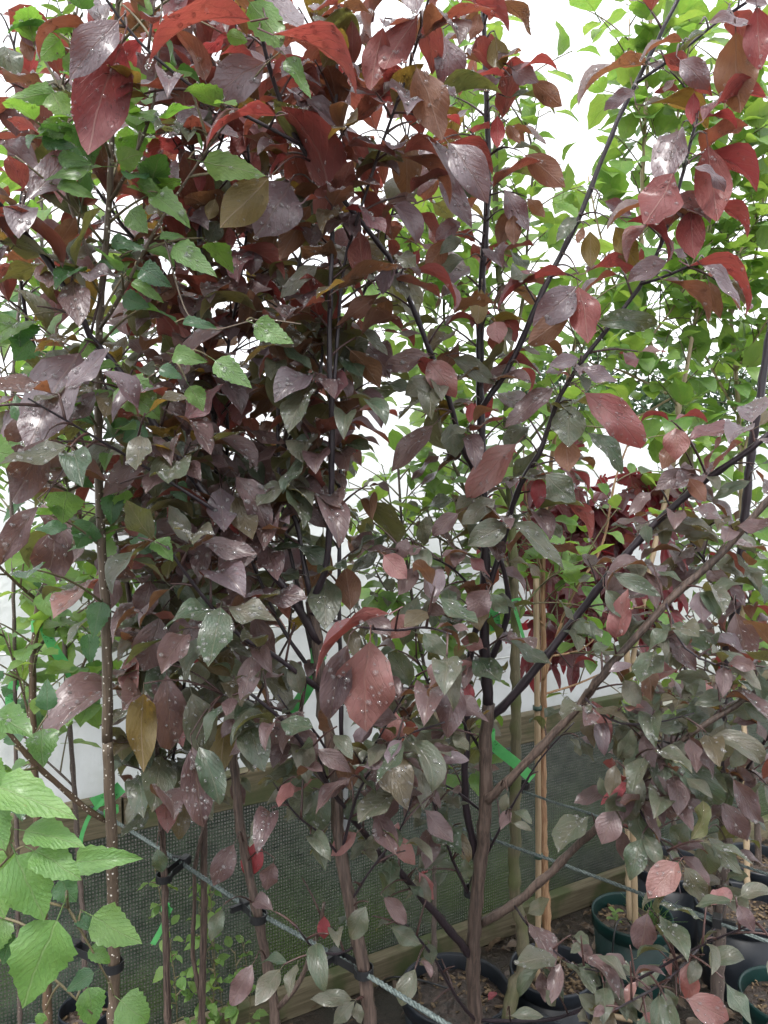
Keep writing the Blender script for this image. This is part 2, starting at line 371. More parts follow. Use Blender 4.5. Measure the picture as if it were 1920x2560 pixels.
for u in (U0, U1):
    V = [tp(u, a, b) - tl for a, b in prof] + [tp(u, a, 0) - tl for a in (0, WID)]
    k = len(prof)
    obj('end_panel', mesh('end_panel', V, [tuple(range(k)) + (k + 1, k)], MAT['film'], smooth=False), tun)
for j_ in (1, 2, 4):
    V_ = [tp(u, prof[j_][0] - .004, prof[j_][1] + .004 * math.sin(u * 9)) - tl for u in np.linspace(U0, U1, 90)]
    MB().tube(V_, .0035, 4).build('film_seam', MAT['seam'], tun)
for n_, sg in ((-.03, -1), (WID + .03, 1)):
    u = U0
    for L in (2.35, 2.55, 2.45, 2.45, 2.40):
        bevel(MB().box(tp(u + L / 2, n_, RAIL) - tl, TU * (L / 2 - .003), TN * .022, UP * .052).build('side_rail', MAT['wood'], tun, smooth=False))
        bevel(MB().box(tp(u + L / 2, n_, .045) - tl, TU * (L / 2 - .003), TN * .022, UP * .045).build('base_board', MAT['wood'], tun, smooth=False)); u += L
u = U0 + .02
while u < U1:
    pts = [tp(u, a + (.02 if a < 2 else -.02), b - .02) - tl for a, b in prof]; pts = [tp(u, .03, 0) - tl] + pts + [tp(u, WID - .03, 0) - tl]
    MB().tube(pts, .016, 8).build('hoop', MAT['metal'], tun); u += 1.52
for u in (-1.9, 1.17, 2.75, 4.3):
    pp = catmull([tp(u, -.10, -.02) - tl, tp(u, -.10, .5) - tl, tp(u + .004, -.098, .86) - tl], 8)
    MB().tube(pp, [.042, .043, .042, .042, .041, .041, .04, .04], 12).build('side_post', MAT['post'], tun)

# ------------------------------------------------------------------ leaf shapes
def outline(kind, t):
    tab = {'purple': ([0, .03, .08, .2, .35, .5, .65, .8, .9, .96, 1], [.03, .12, .32, .72, .97, 1, .86, .55, .27, .12, 0]),
           'birch': ([0, .04, .12, .25, .4, .55, .7, .84, .93, 1], [.05, .45, .86, 1, .93, .76, .54, .30, .13, 0]),
           'round': ([0, .05, .15, .32, .5, .65, .8, .9, .96, 1], [.05, .36, .75, 1, .97, .82, .52, .24, .08, 0]),
           'lance': ([0, .1, .3, .5, .75, .92, 1], [.06, .5, .95, 1, .6, .2, 0])}[kind]
    return np.interp(t, *tab)
SHAPES = {}
def leaf_shape(key, kind, ns, arch, fold, wave, teeth, seed, petiole=.16, bite=0, twist=0, across=2):
    r = np.random.default_rng(seed)
    t = np.linspace(0, 1, ns + 1)
    ang = arch * (t - .5) * (1 + .25 * (t - .5)); ang = -ang
    c = np.zeros((ns + 1, 2))
    for i in range(1, ns + 1):
        a = .5 * (ang[i] + ang[i - 1]); c[i] = c[i - 1] + np.array([math.cos(a), math.sin(a)]) / ns
    L = np.linalg.norm(c[-1]); a0 = math.atan2(c[-1, 1], c[-1, 0]); rot = np.array([[math.cos(-a0), -math.sin(-a0)], [math.sin(-a0), math.cos(-a0)]])
    c = (c @ rot.T) / L; ang = ang - a0
    side = np.cumsum(r.normal(0, .012, ns + 1)); side -= side[0] + (side[-1] - side[0]) * t
    ph = r.uniform(0, 6.28, 2); cols = [-1, -.55, 0, .55, 1] if across == 2 else [-1, 0, 1]
    V, U_ = [], []
    for i in range(ns + 1):
        w_ = .5 * outline(kind, t[i])
        ux, uz = -math.sin(ang[i]), math.cos(ang[i]); tw = twist * (t[i] - .3)
        for q in cols:
            ww = w_
            if abs(q) == 1 and 0 < i < ns:
                if teeth: ww *= 1 + teeth * (1 if i % 2 else -1)
                if bite and r.random() < bite: ww *= r.uniform(.78, .92)
            y = q * ww; h = fold * abs(y) * (1 - .5 * abs(q)) + wave * math.sin(t[i] * 9 + ph[0 if q < 0 else 1]) * abs(q) * (w_ * 2) * .075
            h += tw * y
            V.append((c[i, 0] + ux * h, y + side[i], c[i, 1] + uz * h)); U_.append((t[i], q * w_))
    m_ = len(cols); Fc = []
    for i in range(ns):
        for j in range(m_ - 1):
            a, b, cc, d = i * m_ + j, (i + 1) * m_ + j, (i + 1) * m_ + j + 1, i * m_ + j + 1
            Fc.append((a, b, cc, d))
    if petiole:
        b = len(V); pr = .011
        for x, z in ((-petiole, -.25 * petiole), (.0, -.004)):
            for k in range(3):
                V.append((x, pr * math.cos(k * 2.094) * 1.6, z + pr * math.sin(k * 2.094))); U_.append((0, 0))
        Fc += [(b + k, b + (k + 1) % 3, b + 3 + (k + 1) % 3, b + 3 + k) for k in range(3)]
    SHAPES[key] = (np.array(V), Fc, np.array(U_))
for i, (ar, fo, wa, tw, bi) in enumerate(((.35, .25, .7, 0, .0), (.8, .3, .9, .3, .05), (1.25, .45, .8, -.4, 0), (1.9, .6, .7, .25, 0), (.15, .18, 1.3, .15, .12), (.6, .5, 1.1, -.5, .06), (1.0, .15, 1.5, .5, .1), (-.3, .2, .9, .3, 0))):
    leaf_shape(f'p{i}', 'purple', 10, ar, fo, wa, 0, 10 + i, bite=bi, twist=tw)
for i, (ar, fo, wa, tw) in enumerate(((.3, .25, .6, 0), (.8, .35, .7, .3), (.1, .15, .9, -.2), (1.2, .5, .5, .2))):
    leaf_shape(f'b{i}', 'birch', 15, ar, fo, wa, .07, 40 + i, petiole=.24, twist=tw)
for i, (ar, fo, wa, tw) in enumerate(((.4, .3, .6, 0), (.9, .4, .7, .3), (.2, .5, .5, -.3))):
    leaf_shape(f'g{i}', 'round', 9, ar, fo, wa, .05, 60 + i, petiole=.3, twist=tw, across=1)
for i in range(2): leaf_shape(f'o{i}', 'lance', 4, .6, .4, .5, 0, 70 + i, petiole=0, across=1)
def maple_shape(key, seed):
    r = np.random.default_rng(seed); V = [(0, 0, 0)]; U_ = [(0, 0)]; Fc = []
    lobes = [(-2.1, .42), (-1.15, .72), (0, 1.0), (1.15, .72), (2.1, .42)]; ring = []
    for k, (a, l) in enumerate(lobes):
        for da, f in ((-.48, .66), (-.2, .88), (0, 1), (.2, .88), (.48, .66)):
            ll = l * f * r.uniform(.93, 1.05); ring.append((ll * math.cos(a + da) + .0, ll * math.sin(a + da) * .62, -.22 * ll * ll + .1 * abs(math.sin(5 * a + da * 3)) * ll))
    for p_ in ring: V.append(p_); U_.append((p_[0], p_[1]))
    for k in range(len(ring) - 1): Fc.append((0, k + 1, k + 2))
    SHAPES[key] = (np.array(V), Fc, np.array(U_))
for i in range(2): maple_shape(f'm{i}', 80 + i)
def pinnate_shape(key, seed, n=7):
    V, Fc, U_ = [], [], []; r = np.random.default_rng(seed); bV, bF, bU = SHAPES['o0']
    for k in range(2 * n + 1):
        t = .15 + .75 * (k // 2) / (n - 1) if k < 2 * n else .97; sgn = 1 if k % 2 else -1; a = 0 if k == 2 * n else sgn * 1.15
        L = .26 if k < 2 * n else .2; q = bV * np.array([L, L * .3, L])
        q = np.stack([q[:, 0] * math.cos(a) - q[:, 1] * math.sin(a), q[:, 0] * math.sin(a) + q[:, 1] * math.cos(a), q[:, 2] - .3 * q[:, 0] ** 2], 1)
        q += np.array([t, 0, .25 * t * (1 - t)]); b = len(V); V += list(q); U_ += list(bU); Fc += [tuple(b + i for i in f) for f in bF]
    tv, tf, tu_ = tube_arrays([(-.1, 0, -.02), (.3, 0, .05), (.65, 0, .055), (1, 0, 0)], .007, 3, False)
    b = len(V); V += list(tv); U_ += [(0, 0)] * len(tv); Fc += [tuple(b + i for i in f) for f in tf]
    V = np.array(V); V[:, 1] /= .45
    SHAPES[key] = (V, Fc, np.array(U_))
pinnate_shape('r0', 90)
FAMILY = {'R': 'p', 'O': 'p', 'V': 'p', 'G': 'p', 'B': 'p', 'K': 'p', 'M': 'p', 'S': 'p', 'b': 'b', 'd': 'b', 'y': 'b', 'l': 'g', 'n': 'm', 'c': 'o', 'w': 'g'}
COUNT = {}
for k in SHAPES: COUNT[k[0]] = COUNT.get(k[0], 0) + 1
LEAFMESH = {}
def leaf_mesh(shape, cls):
    if (shape, cls) not in LEAFMESH:
        V, Fc, U_ = SHAPES[shape]; LEAFMESH[shape, cls] = mesh('leaf', V, Fc, LM[cls], uv=U_)
    return LEAFMESH[shape, cls]

# ------------------------------------------------------------------ trees
BIG = 280
WETC = 'ROVGBKMSbd'
class Tree:
    def __init__(s, name, label, cat, base, bark, twig='twig', group=None):
        s.base = np.array([base[0], base[1], base[2] if len(base) > 2 else 0.0]); s.bark = bark; s.leaves = []; s.tw = MB(); s.samples = []; s.srad = []
        s.root = thing(name, label, cat, s.base, group); s.twig = twig
    def branch(s, pts, r0, r1, name='branch', bark=None, sides=9, wob=.10, buds=True):
        pts = np.asarray(pts, float); L = np.linalg.norm(np.diff(pts, axis=0), axis=1).sum(); n = max(6, int(L / .022))
        c = catmull(pts, n); rr = np.linspace(r0, r1, n)
        c = c + rng.normal(0, 1, (n, 3)) * (.10 * rr[:, None])
        k = np.ones(n)
        if buds:
            i = 2
            while i < n - 1: k[i] *= 1 + rng.uniform(wob, wob * 2.6); i += rng.integers(2, 5)
        V, Fc, U_ = tube_arrays(c, rr * k, sides)
        o = obj(name, mesh(name, np.array(V) - s.base, Fc, BK[bark or s.bark], uv=U_), s.root)
        s.samples.append(c); s.srad.append(rr); return c
    def twigtube(s, a, b, r=.0016, sag=.0, n=6):
        a, b = np.asarray(a, float), np.asarray(b, float); t = np.linspace(0, 1, n)[:, None]
        c = a * (1 - t) + b * t; c[:, 2] += sag * np.sin(math.pi * t[:, 0])
        s.tw.tube(c - s.base, np.linspace(r * 1.5, r * .8, n), 5); return c
    def leaf(s, base, chord, normal, L, W, cls, shape=None):
        fam = FAMILY[cls]
        if shape is None: shape = fam + str(rng.integers(0, COUNT[fam]))
        x = nrm(chord); z = np.asarray(normal, float); z = nrm(z - x * np.dot(z, x)); y = np.cross(z, x)
        M = np.eye(4); M[:3, 0] = x * L; M[:3, 1] = y * W; M[:3, 2] = z * L; M[:3, 3] = base
        s.leaves.append((M, cls, shape, L))
    def near(s, p):
        best = None
        for c in s.samples:
            d = np.linalg.norm(c - p, axis=1); i = d.argmin()
            if best is None or d[i] < best[0]: best = (d[i], c[i])
        return best
    def finish(s, big=BIG):
        if s.tw.V: o = s.tw.build('twigs', BK[s.twig], s.root); o['kind'] = 'stuff'
        if not s.leaves: return
        C = np.array([l[0][:3, 3] + l[0][:3, 0] * .5 for l in s.leaves]); x, y, z = proj(C)
        size = np.array([l[3] for l in s.leaves]) / np.maximum(z, .05)
        vis = (z > .1) & (x > -40) & (x < SW + 40) & (y > -40) & (y < SH + 40)
        order = np.argsort(-(size * vis)); pick = set(int(i) for i in order[:big] if vis[i])
        for i in pick:
            M, cls, sh, L = s.leaves[i]; o = bpy.data.objects.new('leaf', leaf_mesh(sh, cls)); COL.objects.link(o)
            o.parent = s.root; Q = M.copy(); Q[:3, 3] -= s.base; o.matrix_basis = Matrix(Q.tolist())
        rest = [l for i, l in enumerate(s.leaves) if i not in pick]
        dv, dn = [], []
        for i in pick:
            M, cls, sh, L = s.leaves[i]
            if cls not in WETC or size[i] * FPX < 100: continue
            v, f, _ = SHAPES[sh]; Wv = v @ M[:3, :3].T + M[:3, 3]; W = np.linalg.norm(M[:3, 1])
            qf = f[:40] if sh[0] == 'p' else f[:60]; ar = np.array([np.linalg.norm(np.cross(Wv[q[2]] - Wv[q[0]], Wv[q[3]] - Wv[q[1]])) for q in qf]); ar = np.cumsum(ar / ar.sum()); dsz = min(1.0, .55 + L * 4.2)
            for sgn, dens in ((1, 4300), (-1, 1200)):
                for _k in range(int(dens * L * W * rng.uniform(.5, 1.4))):
                    q = qf[min(int(np.searchsorted(ar, rng.random())), len(qf) - 1)]; a_, b_ = rng.random(2)
                    p_ = (Wv[q[0]] * (1 - a_) + Wv[q[1]] * a_) * (1 - b_) + (Wv[q[3]] * (1 - a_) + Wv[q[2]] * a_) * b_
                    n_ = np.cross(Wv[q[2]] - Wv[q[0]], Wv[q[3]] - Wv[q[1]]); ln = np.linalg.norm(n_)
                    if ln < 4e-6: continue
                    dv.append((p_, sgn * n_ / ln, dsz * min(.0044, .0015 * math.exp(abs(rng.normal(0, .55))))))
        if dv:
            P_ = np.array([d[0] for d in dv]); N_ = np.array([d[1] for d in dv]); r_ = np.array([d[2] for d in dv])[:, None]
            a_ = np.cross(N_, [.31, .52, .8]); a_ /= np.linalg.norm(a_, axis=1)[:, None]; b_ = np.cross(N_, a_); st = rng.uniform(1, 1.35, (len(dv), 1)); V = []
            for rr_, hh_ in ((1.0, -.10), (.98, .42), (.70, .80)):
                for k in range(6):
                    an = k * math.pi / 3; V.append(P_ + r_ * rr_ * (math.cos(an) * a_ * st + math.sin(an) * b_) + N_ * r_ * hh_)
            V.append(P_ + N_ * r_ * 1.0); V = np.stack(V, 1).reshape(-1, 3) - s.base; Fc = []
            for d in range(len(dv)):
                o_ = d * 19
                for g in (0, 6):
                    for k in range(6): Fc.append((o_ + g + k, o_ + g + (k + 1) % 6, o_ + g + 6 + (k + 1) % 6, o_ + g + 6 + k))
                for k in range(6): Fc.append((o_ + 12 + k, o_ + 12 + (k + 1) % 6, o_ + 18))
            o = obj('rain_drops', mesh('rain_drops', V, Fc, MAT['water']), s.root); o['kind'] = 'stuff'
        if rest:
            clss = sorted(set(l[1] for l in rest)); V, Fc, U_, mi, at = [], [], [], [], []; b = 0
            for M, cls, sh, L in rest:
                v, f, u_ = SHAPES[sh]; V.append(v @ M[:3, :3].T + (M[:3, 3] - s.base)); U_.append(u_)
                Fc += [tuple(b + k for k in q) for q in f]; mi += [clss.index(cls)] * len(f); at.append(np.full(len(v), rng.random())); b += len(v)
            o = obj('foliage', mesh('foliage', np.vstack(V), Fc, mats=[LM[c] for c in clss], midx=mi, uv=np.vstack(U_), attr=np.concatenate(at)), s.root)
            o['kind'] = 'stuff'
def rv(): return nrm(rng.normal(0, 1, 3))
# where the photograph shows bare stems, netting or sky the shoots carry fewer leaves (x0, y0, x1, y1, share left off)
BARE = ((998, 1540, 1082, 2220, .88), (1082, 1560, 1300, 1950, .62), (250, 1790, 500, 2220, .72), (500, 1860, 720, 2220, .45), (850, 1930, 1000, 2220, .62), (1082, 1950, 1300, 2160, .62),
        (1130, -20, 1330, 330, .8), (200, 0, 264, 1720, .62), (675, 1400, 800, 1720, .5), (-40, 620, 80, 860, .7), (1150, 330, 1230, 560, .6), (1030, 780, 1060, 1500, .4), (640, 1300, 800, 2000, .5), (540, 1720, 1000, 2220, .35), (1300, 1960, 1670, 2220, .45))
def bare(p):
    x, y, z = proj(p); x, y = x / DS, y / DS
    return any(a < x < c and b < y < d and rng.random() < q for a, b, c, d, q in BARE)
def foliate(tr, c, t0, t1, gap, twig, nleaf, size, pick, ratio=(.42, .58), droop=.55, spread=1.0, thr=.0016, upb=.25, hang=1.0):
    """short side shoots every `gap` metres along polyline c, each with a few leaves"""
    seg = np.linalg.norm(np.diff(c, axis=0), axis=1); cum = np.r_[0, np.cumsum(seg)]; L = cum[-1]
    s_ = L * t0 + rng.uniform(0, gap); az = rng.uniform(0, 6.28)
    while s_ < L * t1:
        i = min(np.searchsorted(cum, s_, 'right') - 1, len(seg) - 1); f = (s_ - cum[i]) / max(seg[i], 1e-9); p = c[i] * (1 - f) + c[i + 1] * f
        tn = nrm(c[i + 1] - c[i]); a = nrm(np.cross(tn, [.3, .9, .2])); b = np.cross(tn, a)
        az += 2.4 + rng.normal(0, .4); d = nrm((math.cos(az) * a + math.sin(az) * b) * spread + tn * .55 + UP * upb)
        tl_ = rng.uniform(*twig); end = p + d * tl_ - UP * tl_ * tl_ * .4
        cc = tr.twigtube(p, end, thr, sag=.06 * tl_)
        n = int(rng.integers(nleaf[0], nleaf[1] + 1)); la = rng.uniform(0, 6.28)
        for k in range(n):
            q = 1.0 - .75 * k / max(n, 1) * (1 if tl_ > .05 else .3); bp = cc[0] * (1 - q) + cc[-1] * q
            bp = p + (end - p) * q
            la += 2.4 + rng.normal(0, .3); a2 = nrm(np.cross(d, [.2, .3, .9])); b2 = np.cross(d, a2)
            rad = math.cos(la) * a2 + math.sin(la) * b2
            out = nrm(rad * .9 + d * (.5 if k else 1.2) + np.array([0, -.38, 0])); dr = droop * hang * rng.uniform(.2, 1.7)
            ch = nrm(out - UP * dr + rv() * .15)
            nn = UP * .75 + out * (.35 + .6 * dr) + np.array([0, -.25, 0]) + rv() * .42
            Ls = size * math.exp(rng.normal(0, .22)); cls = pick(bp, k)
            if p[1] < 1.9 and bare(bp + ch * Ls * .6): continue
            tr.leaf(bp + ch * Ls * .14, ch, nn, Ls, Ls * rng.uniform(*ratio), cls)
        s_ += gap * rng.uniform(.6, 1.4)
def choose(opts):
    ks = list(opts); ws = np.array([opts[k] for k in ks], float); return ks[int(rng.choice(len(ks), p=ws / ws.sum()))]
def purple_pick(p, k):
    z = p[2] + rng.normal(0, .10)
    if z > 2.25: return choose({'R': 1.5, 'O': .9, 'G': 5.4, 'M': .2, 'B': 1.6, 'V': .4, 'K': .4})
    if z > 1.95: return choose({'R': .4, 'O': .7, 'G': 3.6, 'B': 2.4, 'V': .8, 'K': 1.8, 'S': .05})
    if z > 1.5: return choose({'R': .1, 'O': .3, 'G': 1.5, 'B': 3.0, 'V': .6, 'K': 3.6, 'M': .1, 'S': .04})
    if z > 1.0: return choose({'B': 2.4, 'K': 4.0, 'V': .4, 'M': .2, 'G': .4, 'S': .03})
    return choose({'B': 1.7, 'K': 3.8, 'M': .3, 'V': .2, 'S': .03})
def birch_pick(p, k): return choose({'b': 2, 'd': 2.2}) if p[2] < 2.0 else choose({'b': 3, 'd': 1})
def lime_pick(p, k): return 'l'
def px_r(wpx, Y): return .5 * wpx * DS * Y / FPX
def path(pts, y0, y1, ez=None):
    n = len(pts); return np.array([D(a, b, y0 + (y1 - y0) * i / (n - 1)) for i, (a, b) in enumerate(pts)])
def rooted(pts, z=.22):
    p0 = pts[0].copy(); d = nrm(pts[0] - pts[1]); k = (p0[2] - z) / max(.2, -d[2]) if d[2] < 0 else 0
    foot = np.array([p0[0] + d[0] * k * .25, p0[1] + d[1] * k * .25, z]); midp = (p0 * .55 + foot * .45)
    return np.vstack([foot, midp, pts]) if p0[2] > z + .12 else pts

TREES = {}
# --- main purple tree
trunk = rooted(path([(1029, 2209), (1022, 2069), (1032, 1919), (1044, 1819), (1049, 1744), (1050, 1619), (1054, 1519), (1047, 1400), (1045, 1300), (1048, 1184), (1044, 1034), (1040, 934), (1037, 784), (1042, 600), (1052, 450), (1055, 330), (1050, 200), (1046, 60), (1040, -60)], 1.60, 1.34))
A = Tree('purple_leaved_tree', 'purple leaved tree with straight ridged trunk and two long bare branches sweeping right', 'tree', (*trunk[0][:2], 0), 'purple', group='purple leaved trees')
TREES['A'] = A; A.base[2] = .22; A.root.location = A.base
k = len(trunk); ct = A.branch(trunk[:9], px_r(33, 1.6), px_r(27, 1.55), 'trunk', sides=12, wob=.05)
lead = A.branch(trunk[8:], px_r(24, 1.5), px_r(9, 1.36), 'leader', 'purple_dark')
br = {}
def ab(tr, key, pts, y0, y1, w0, w1, bark='purple_dark', name='branch'):
    br[key] = tr.branch(path(pts, y0, y1), px_r(w0, y0), px_r(w1, y1), name, bark); return br[key]
ab(A, 'A1', [(1050, 1732), (1064, 1719), (1149, 1634), (1264, 1509), (1289, 1474), (1439, 1304), (1554, 1199), (1659, 1080), (1760, 980)], 1.56, 1.22, 19, 14, 'purple')
ab(A, 'A2', [(1054, 1556), (1129, 1479), (1264, 1309), (1334, 1219), (1434, 1114), (1529, 1034), (1579, 1000), (1659, 940), (1750, 870)], 1.54, 1.3, 19, 12)
ab(A, 'A3', [(1036, 1996), (1109, 1954), (1179, 1894), (1254, 1819), (1294, 1784), (1359, 1709), (1419, 1649), (1479, 1594), (1604, 1514), (1700, 1440)], 1.6, 1.28, 20, 9, 'purple')
ab(A, 'A4', [(1022, 2072), (989, 2029), (929, 1959), (869, 1889), (829, 1854), (779, 1789), (724, 1719), (690, 1669), (630, 1575), (530, 1490)], 1.6, 1.15, 18, 7)
ab(A, 'A5', [(1041, 1895), (1019, 1809), (1004, 1709), (1009, 1569), (1007, 1469), (1014, 1430), (1034, 1334), (1079, 1199), (1104, 1104), (1129, 1039), (1169, 969), (1204, 869), (1244, 799), (1304, 720), (1384, 615), (1429, 525), (1464, 415), (1494, 300), (1530, 180)], 1.59, 1.28, 17, 6)
ab(A, 'A5b', [(1050, 1445), (1079, 1384), (1099, 1309), (1092, 1250), (1080, 1200)], 1.55, 1.46, 14, 10)
ab(A, 'A5c', [(1384, 615), (1430, 600), (1490, 575), (1560, 560)], 1.33, 1.28, 7, 4)
ab(A, 'A6', [(1042, 880), (1089, 809), (1127, 737), (1179, 615), (1249, 475), (1294, 360), (1339, 250), (1379, 170), (1419, 90), (1464, 0), (1500, -70)], 1.40, 1.28, 13, 8)
ab(A, 'A7', [(1375, 178), (1454, 125), (1539, 55), (1605, 10), (1700, -50)], 1.30, 1.24, 7, 5)
ab(A, 'A8', [(1046, 1110), (1019, 1009), (999, 964), (964, 844), (929, 759), (874, 625), (829, 540), (740, 430), (650, 315), (590, 175), (560, 50), (550, -60)], 1.46, 1.05, 13, 8)
ab(A, 'A8b', [(645, 309), (600, 285), (520, 245), (420, 190), (310, 100), (230, 0), (190, -60)], 1.11, 1.0, 8, 5)
ab(A, 'A9', [(1019, 1944), (979, 1859), (939, 1744), (900, 1620), (880, 1540)], 1.59, 1.35, 7, 3)
ab(A, 'A10', [(1050, 1850), (1080, 1790), (1160, 1650), (1240, 1560)], 1.6, 1.5, 6, 3)
ab(A, 'A13', [(1050, 1640), (1000, 1560), (940, 1500), (900, 1420)], 1.57, 1.4, 7, 3)
ab(A, 'A14', [(1050, 1760), (970, 1700), (900, 1690), (850, 1680)], 1.58, 1.4, 6, 3)
ab(A, 'A15', [(1109, 1954), (1150, 2010), (1230, 2080), (1300, 2100)], 1.56, 1.3, 5, 3)
ab(A, 'A16', [(1359, 1709), (1400, 1780), (1450, 1850), (1470, 1930)], 1.4, 1.25, 6, 3)
ab(A, 'A17', [(1264, 1509), (1330, 1560), (1420, 1560), (1500, 1540)], 1.4, 1.3, 6, 3)
ab(A, 'A18', [(1439, 1304), (1480, 1400), (1560, 1440), (1620, 1450)], 1.33, 1.25, 6, 3)
ab(A, 'A19', [(1045, 1300), (980, 1230), (920, 1200), (860, 1190)], 1.48, 1.3, 6, 3)
ab(A, 'A11', [(1030, 2209), (990, 2160), (930, 2060), (870, 1990)], 1.6, 1.35, 8, 4)
ab(A, 'A12', [(1030, 2205), (1200, 2200), (1350, 2130), (1500, 2050), (1640, 1990)], 1.6, 1.1, 8, 4)
# --- second purple tree
trunk = rooted(path([(800, 2209), (780, 2069), (750, 1919), (730, 1794), (725, 1669), (700, 1544), (690, 1469), (685, 1384), (670, 1299)], 1.33, 1.30))
B = Tree('purple_leaved_tree', 'purple leaved tree tied to the near rope, forking low into a fan of stems', 'tree', (*trunk[0][:2], .22), 'purple', group='purple leaved trees'); TREES['B'] = B
B.branch(trunk, px_r(34, 1.33), px_r(24, 1.3), 'trunk', sides=12, wob=.06)
ab(B, 'B1', [(668, 1297), (680, 1282), (705, 1224), (715, 1084), (717, 934), (712, 764), (715, 600), (720, 430), (725, 250), (730, 60)], 1.30, 1.16, 15, 6)
ab(B, 'B1b', [(717, 900), (740, 600), (770, 480), (829, 300), (880, 160), (925, 0), (940, -50)], 1.24, 1.1, 8, 5)
ab(B, 'B2', [(672, 1300), (655, 1209), (640, 1124), (620, 1080), (650, 1000), (690, 820), (700, 700)], 1.30, 1.3, 12, 6)
ab(B, 'B3', [(738, 1600), (735, 1409), (732, 1234), (735, 1034), (737, 884), (745, 700)], 1.33, 1.36, 10, 6)
ab(B, 'B4', [(688, 1390), (625, 1284), (540, 1179), (475, 1109), (390, 994), (320, 899), (250, 789), (200, 734), (170, 675), (100, 560), (50, 500), (0, 445), (-60, 380)], 1.30, 1.05, 18, 12)
ab(B, 'B5', [(692, 1490), (670, 1474), (590, 1414), (520, 1374), (440, 1290), (360, 1180)], 1.31, 1.12, 12, 6)
ab(B, 'B6', [(680, 1460), (620, 1374), (570, 1274), (530, 1180), (470, 1060)], 1.32, 1.28, 9, 5)
ab(B, 'B7', [(670, 1325), (760, 1350), (850, 1362), (920, 1355), (975, 1370)], 1.29, 1.05, 6, 4)
ab(B, 'B8', [(690, 1480), (650, 1300), (610, 1100), (600, 900), (620, 700), (645, 575), (675, 420), (690, 250), (700, 80)], 1.33, 1.25, 9, 5)
ab(B, 'B9', [(735, 1850), (780, 1700), (860, 1600), (960, 1560)], 1.32, 1.15, 7, 4)
ab(B, 'B10', [(475, 1109), (300, 1000), (180, 930), (60, 860)], 1.2, .98, 8, 4)
ab(B, 'B11', [(735, 1850), (690, 1800), (640, 1760), (590, 1690)], 1.32, 1.2, 6, 3)
ab(B, 'B12', [(757, 1950), (800, 1880), (860, 1800), (900, 1700)], 1.32, 1.25, 6, 3)
ab(B, 'B13', [(775, 2040), (730, 2060), (680, 2050), (640, 2000)], 1.33, 1.22, 6, 3)
ab(B, 'B14', [(727, 1750), (690, 1640), (640, 1560), (600, 1500)], 1.32, 1.22, 6, 3)
ab(B, 'B15', [(727, 1720), (790, 1640), (850, 1540), (900, 1460)], 1.32, 1.24, 6, 3)
ab(B, 'B16', [(718, 1640), (660, 1560), (560, 1520), (480, 1500)], 1.31, 1.2, 6, 3)
# --- third purple tree
trunk = rooted(path([(595, 2209), (565, 2019), (525, 1819), (510, 1694), (505, 1619), (490, 1400), (475, 1150)], 1.50, 1.48))
Ct = Tree('purple_leaved_tree', 'purple leaved tree with reddish lower trunk and a curved low side branch', 'tree', (*trunk[0][:2], .22), 'purple', group='purple leaved trees'); TREES['C'] = Ct
Ct.branch(trunk, px_r(24, 1.5), px_r(15, 1.48), 'trunk', sides=10)
ab(Ct, 'C1', [(475, 1150), (462, 900), (440, 700), (425, 415), (400, 200), (375, 0), (365, -60)], 1.48, 1.32, 13, 8, name='leader')
ab(Ct, 'C2', [(598, 2179), (645, 2124), (685, 2019), (700, 1950)], 1.5, 1.42, 13, 7, 'purple')
ab(Ct, 'C3', [(490, 1400), (400, 1250), (330, 1130), (250, 900), (200, 750)], 1.48, 1.35, 9, 5)
ab(Ct, 'C4', [(470, 1100), (492, 950), (485, 810), (520, 600), (540, 420), (530, 250)], 1.47, 1.4, 8, 5)
ab(Ct, 'C5', [(440, 700), (330, 560), (260, 480), (160, 330), (120, 200)], 1.44, 1.25, 8, 5)
ab(Ct, 'C6', [(425, 415), (480, 300), (510, 150), (505, 0)], 1.4, 1.3, 6, 4)
# --- two slim purple trees near the netting
trunk = rooted(path([(362, 2209), (357, 1969), (350, 1794), (335, 1600), (300, 1400), (260, 1200), (200, 1000), (120, 850)], 1.68, 1.5))
Dt = Tree('purple_leaved_tree', 'slim purple tree with straight thin stem between the speckled birch and a forked stem', 'tree', (*trunk[0][:2], .22), 'purple', group='purple leaved trees'); TREES['D'] = Dt
br['D0'] = Dt.branch(trunk, px_r(17, 1.68), px_r(8, 1.5), 'trunk')
ab(Dt, 'D1', [(350, 1780), (380, 1600), (400, 1450), (390, 1250), (360, 1050)], 1.67, 1.5, 8, 5)
ab(Dt, 'D2', [(120, 850), (60, 700), (40, 500), (60, 300), (30, 100)], 1.5, 1.3, 8, 5)
trunk = rooted(path([(435, 2209), (440, 2000), (441, 1819), (447, 1650), (450, 1450), (520, 1200), (600, 1000), (640, 800), (600, 600), (570, 400), (580, 150)], 1.80, 1.6))
Et = Tree('purple_leaved_tree', 'slim forked purple tree standing close to the green netting', 'tree', (*trunk[0][:2], .22), 'purple', group='purple leaved trees'); TREES['E'] = Et
br['E0'] = Et.branch(trunk, px_r(16, 1.8), px_r(8, 1.6), 'trunk')
ab(Et, 'E1', [(432, 2150), (417, 2060), (420, 1950), (425, 1850), (470, 1700), (560, 1500), (640, 1350)], 1.8, 1.7, 10, 5, 'purple')
ab(Et, 'E2', [(450, 1450), (400, 1200), (380, 1000), (330, 800), (300, 600), (320, 350), (330, 150)], 1.74, 1.6, 9, 5)
ab(Et, 'E3', [(600, 1000), (700, 800), (800, 600), (850, 450), (880, 300)], 1.68, 1.6, 8, 5)
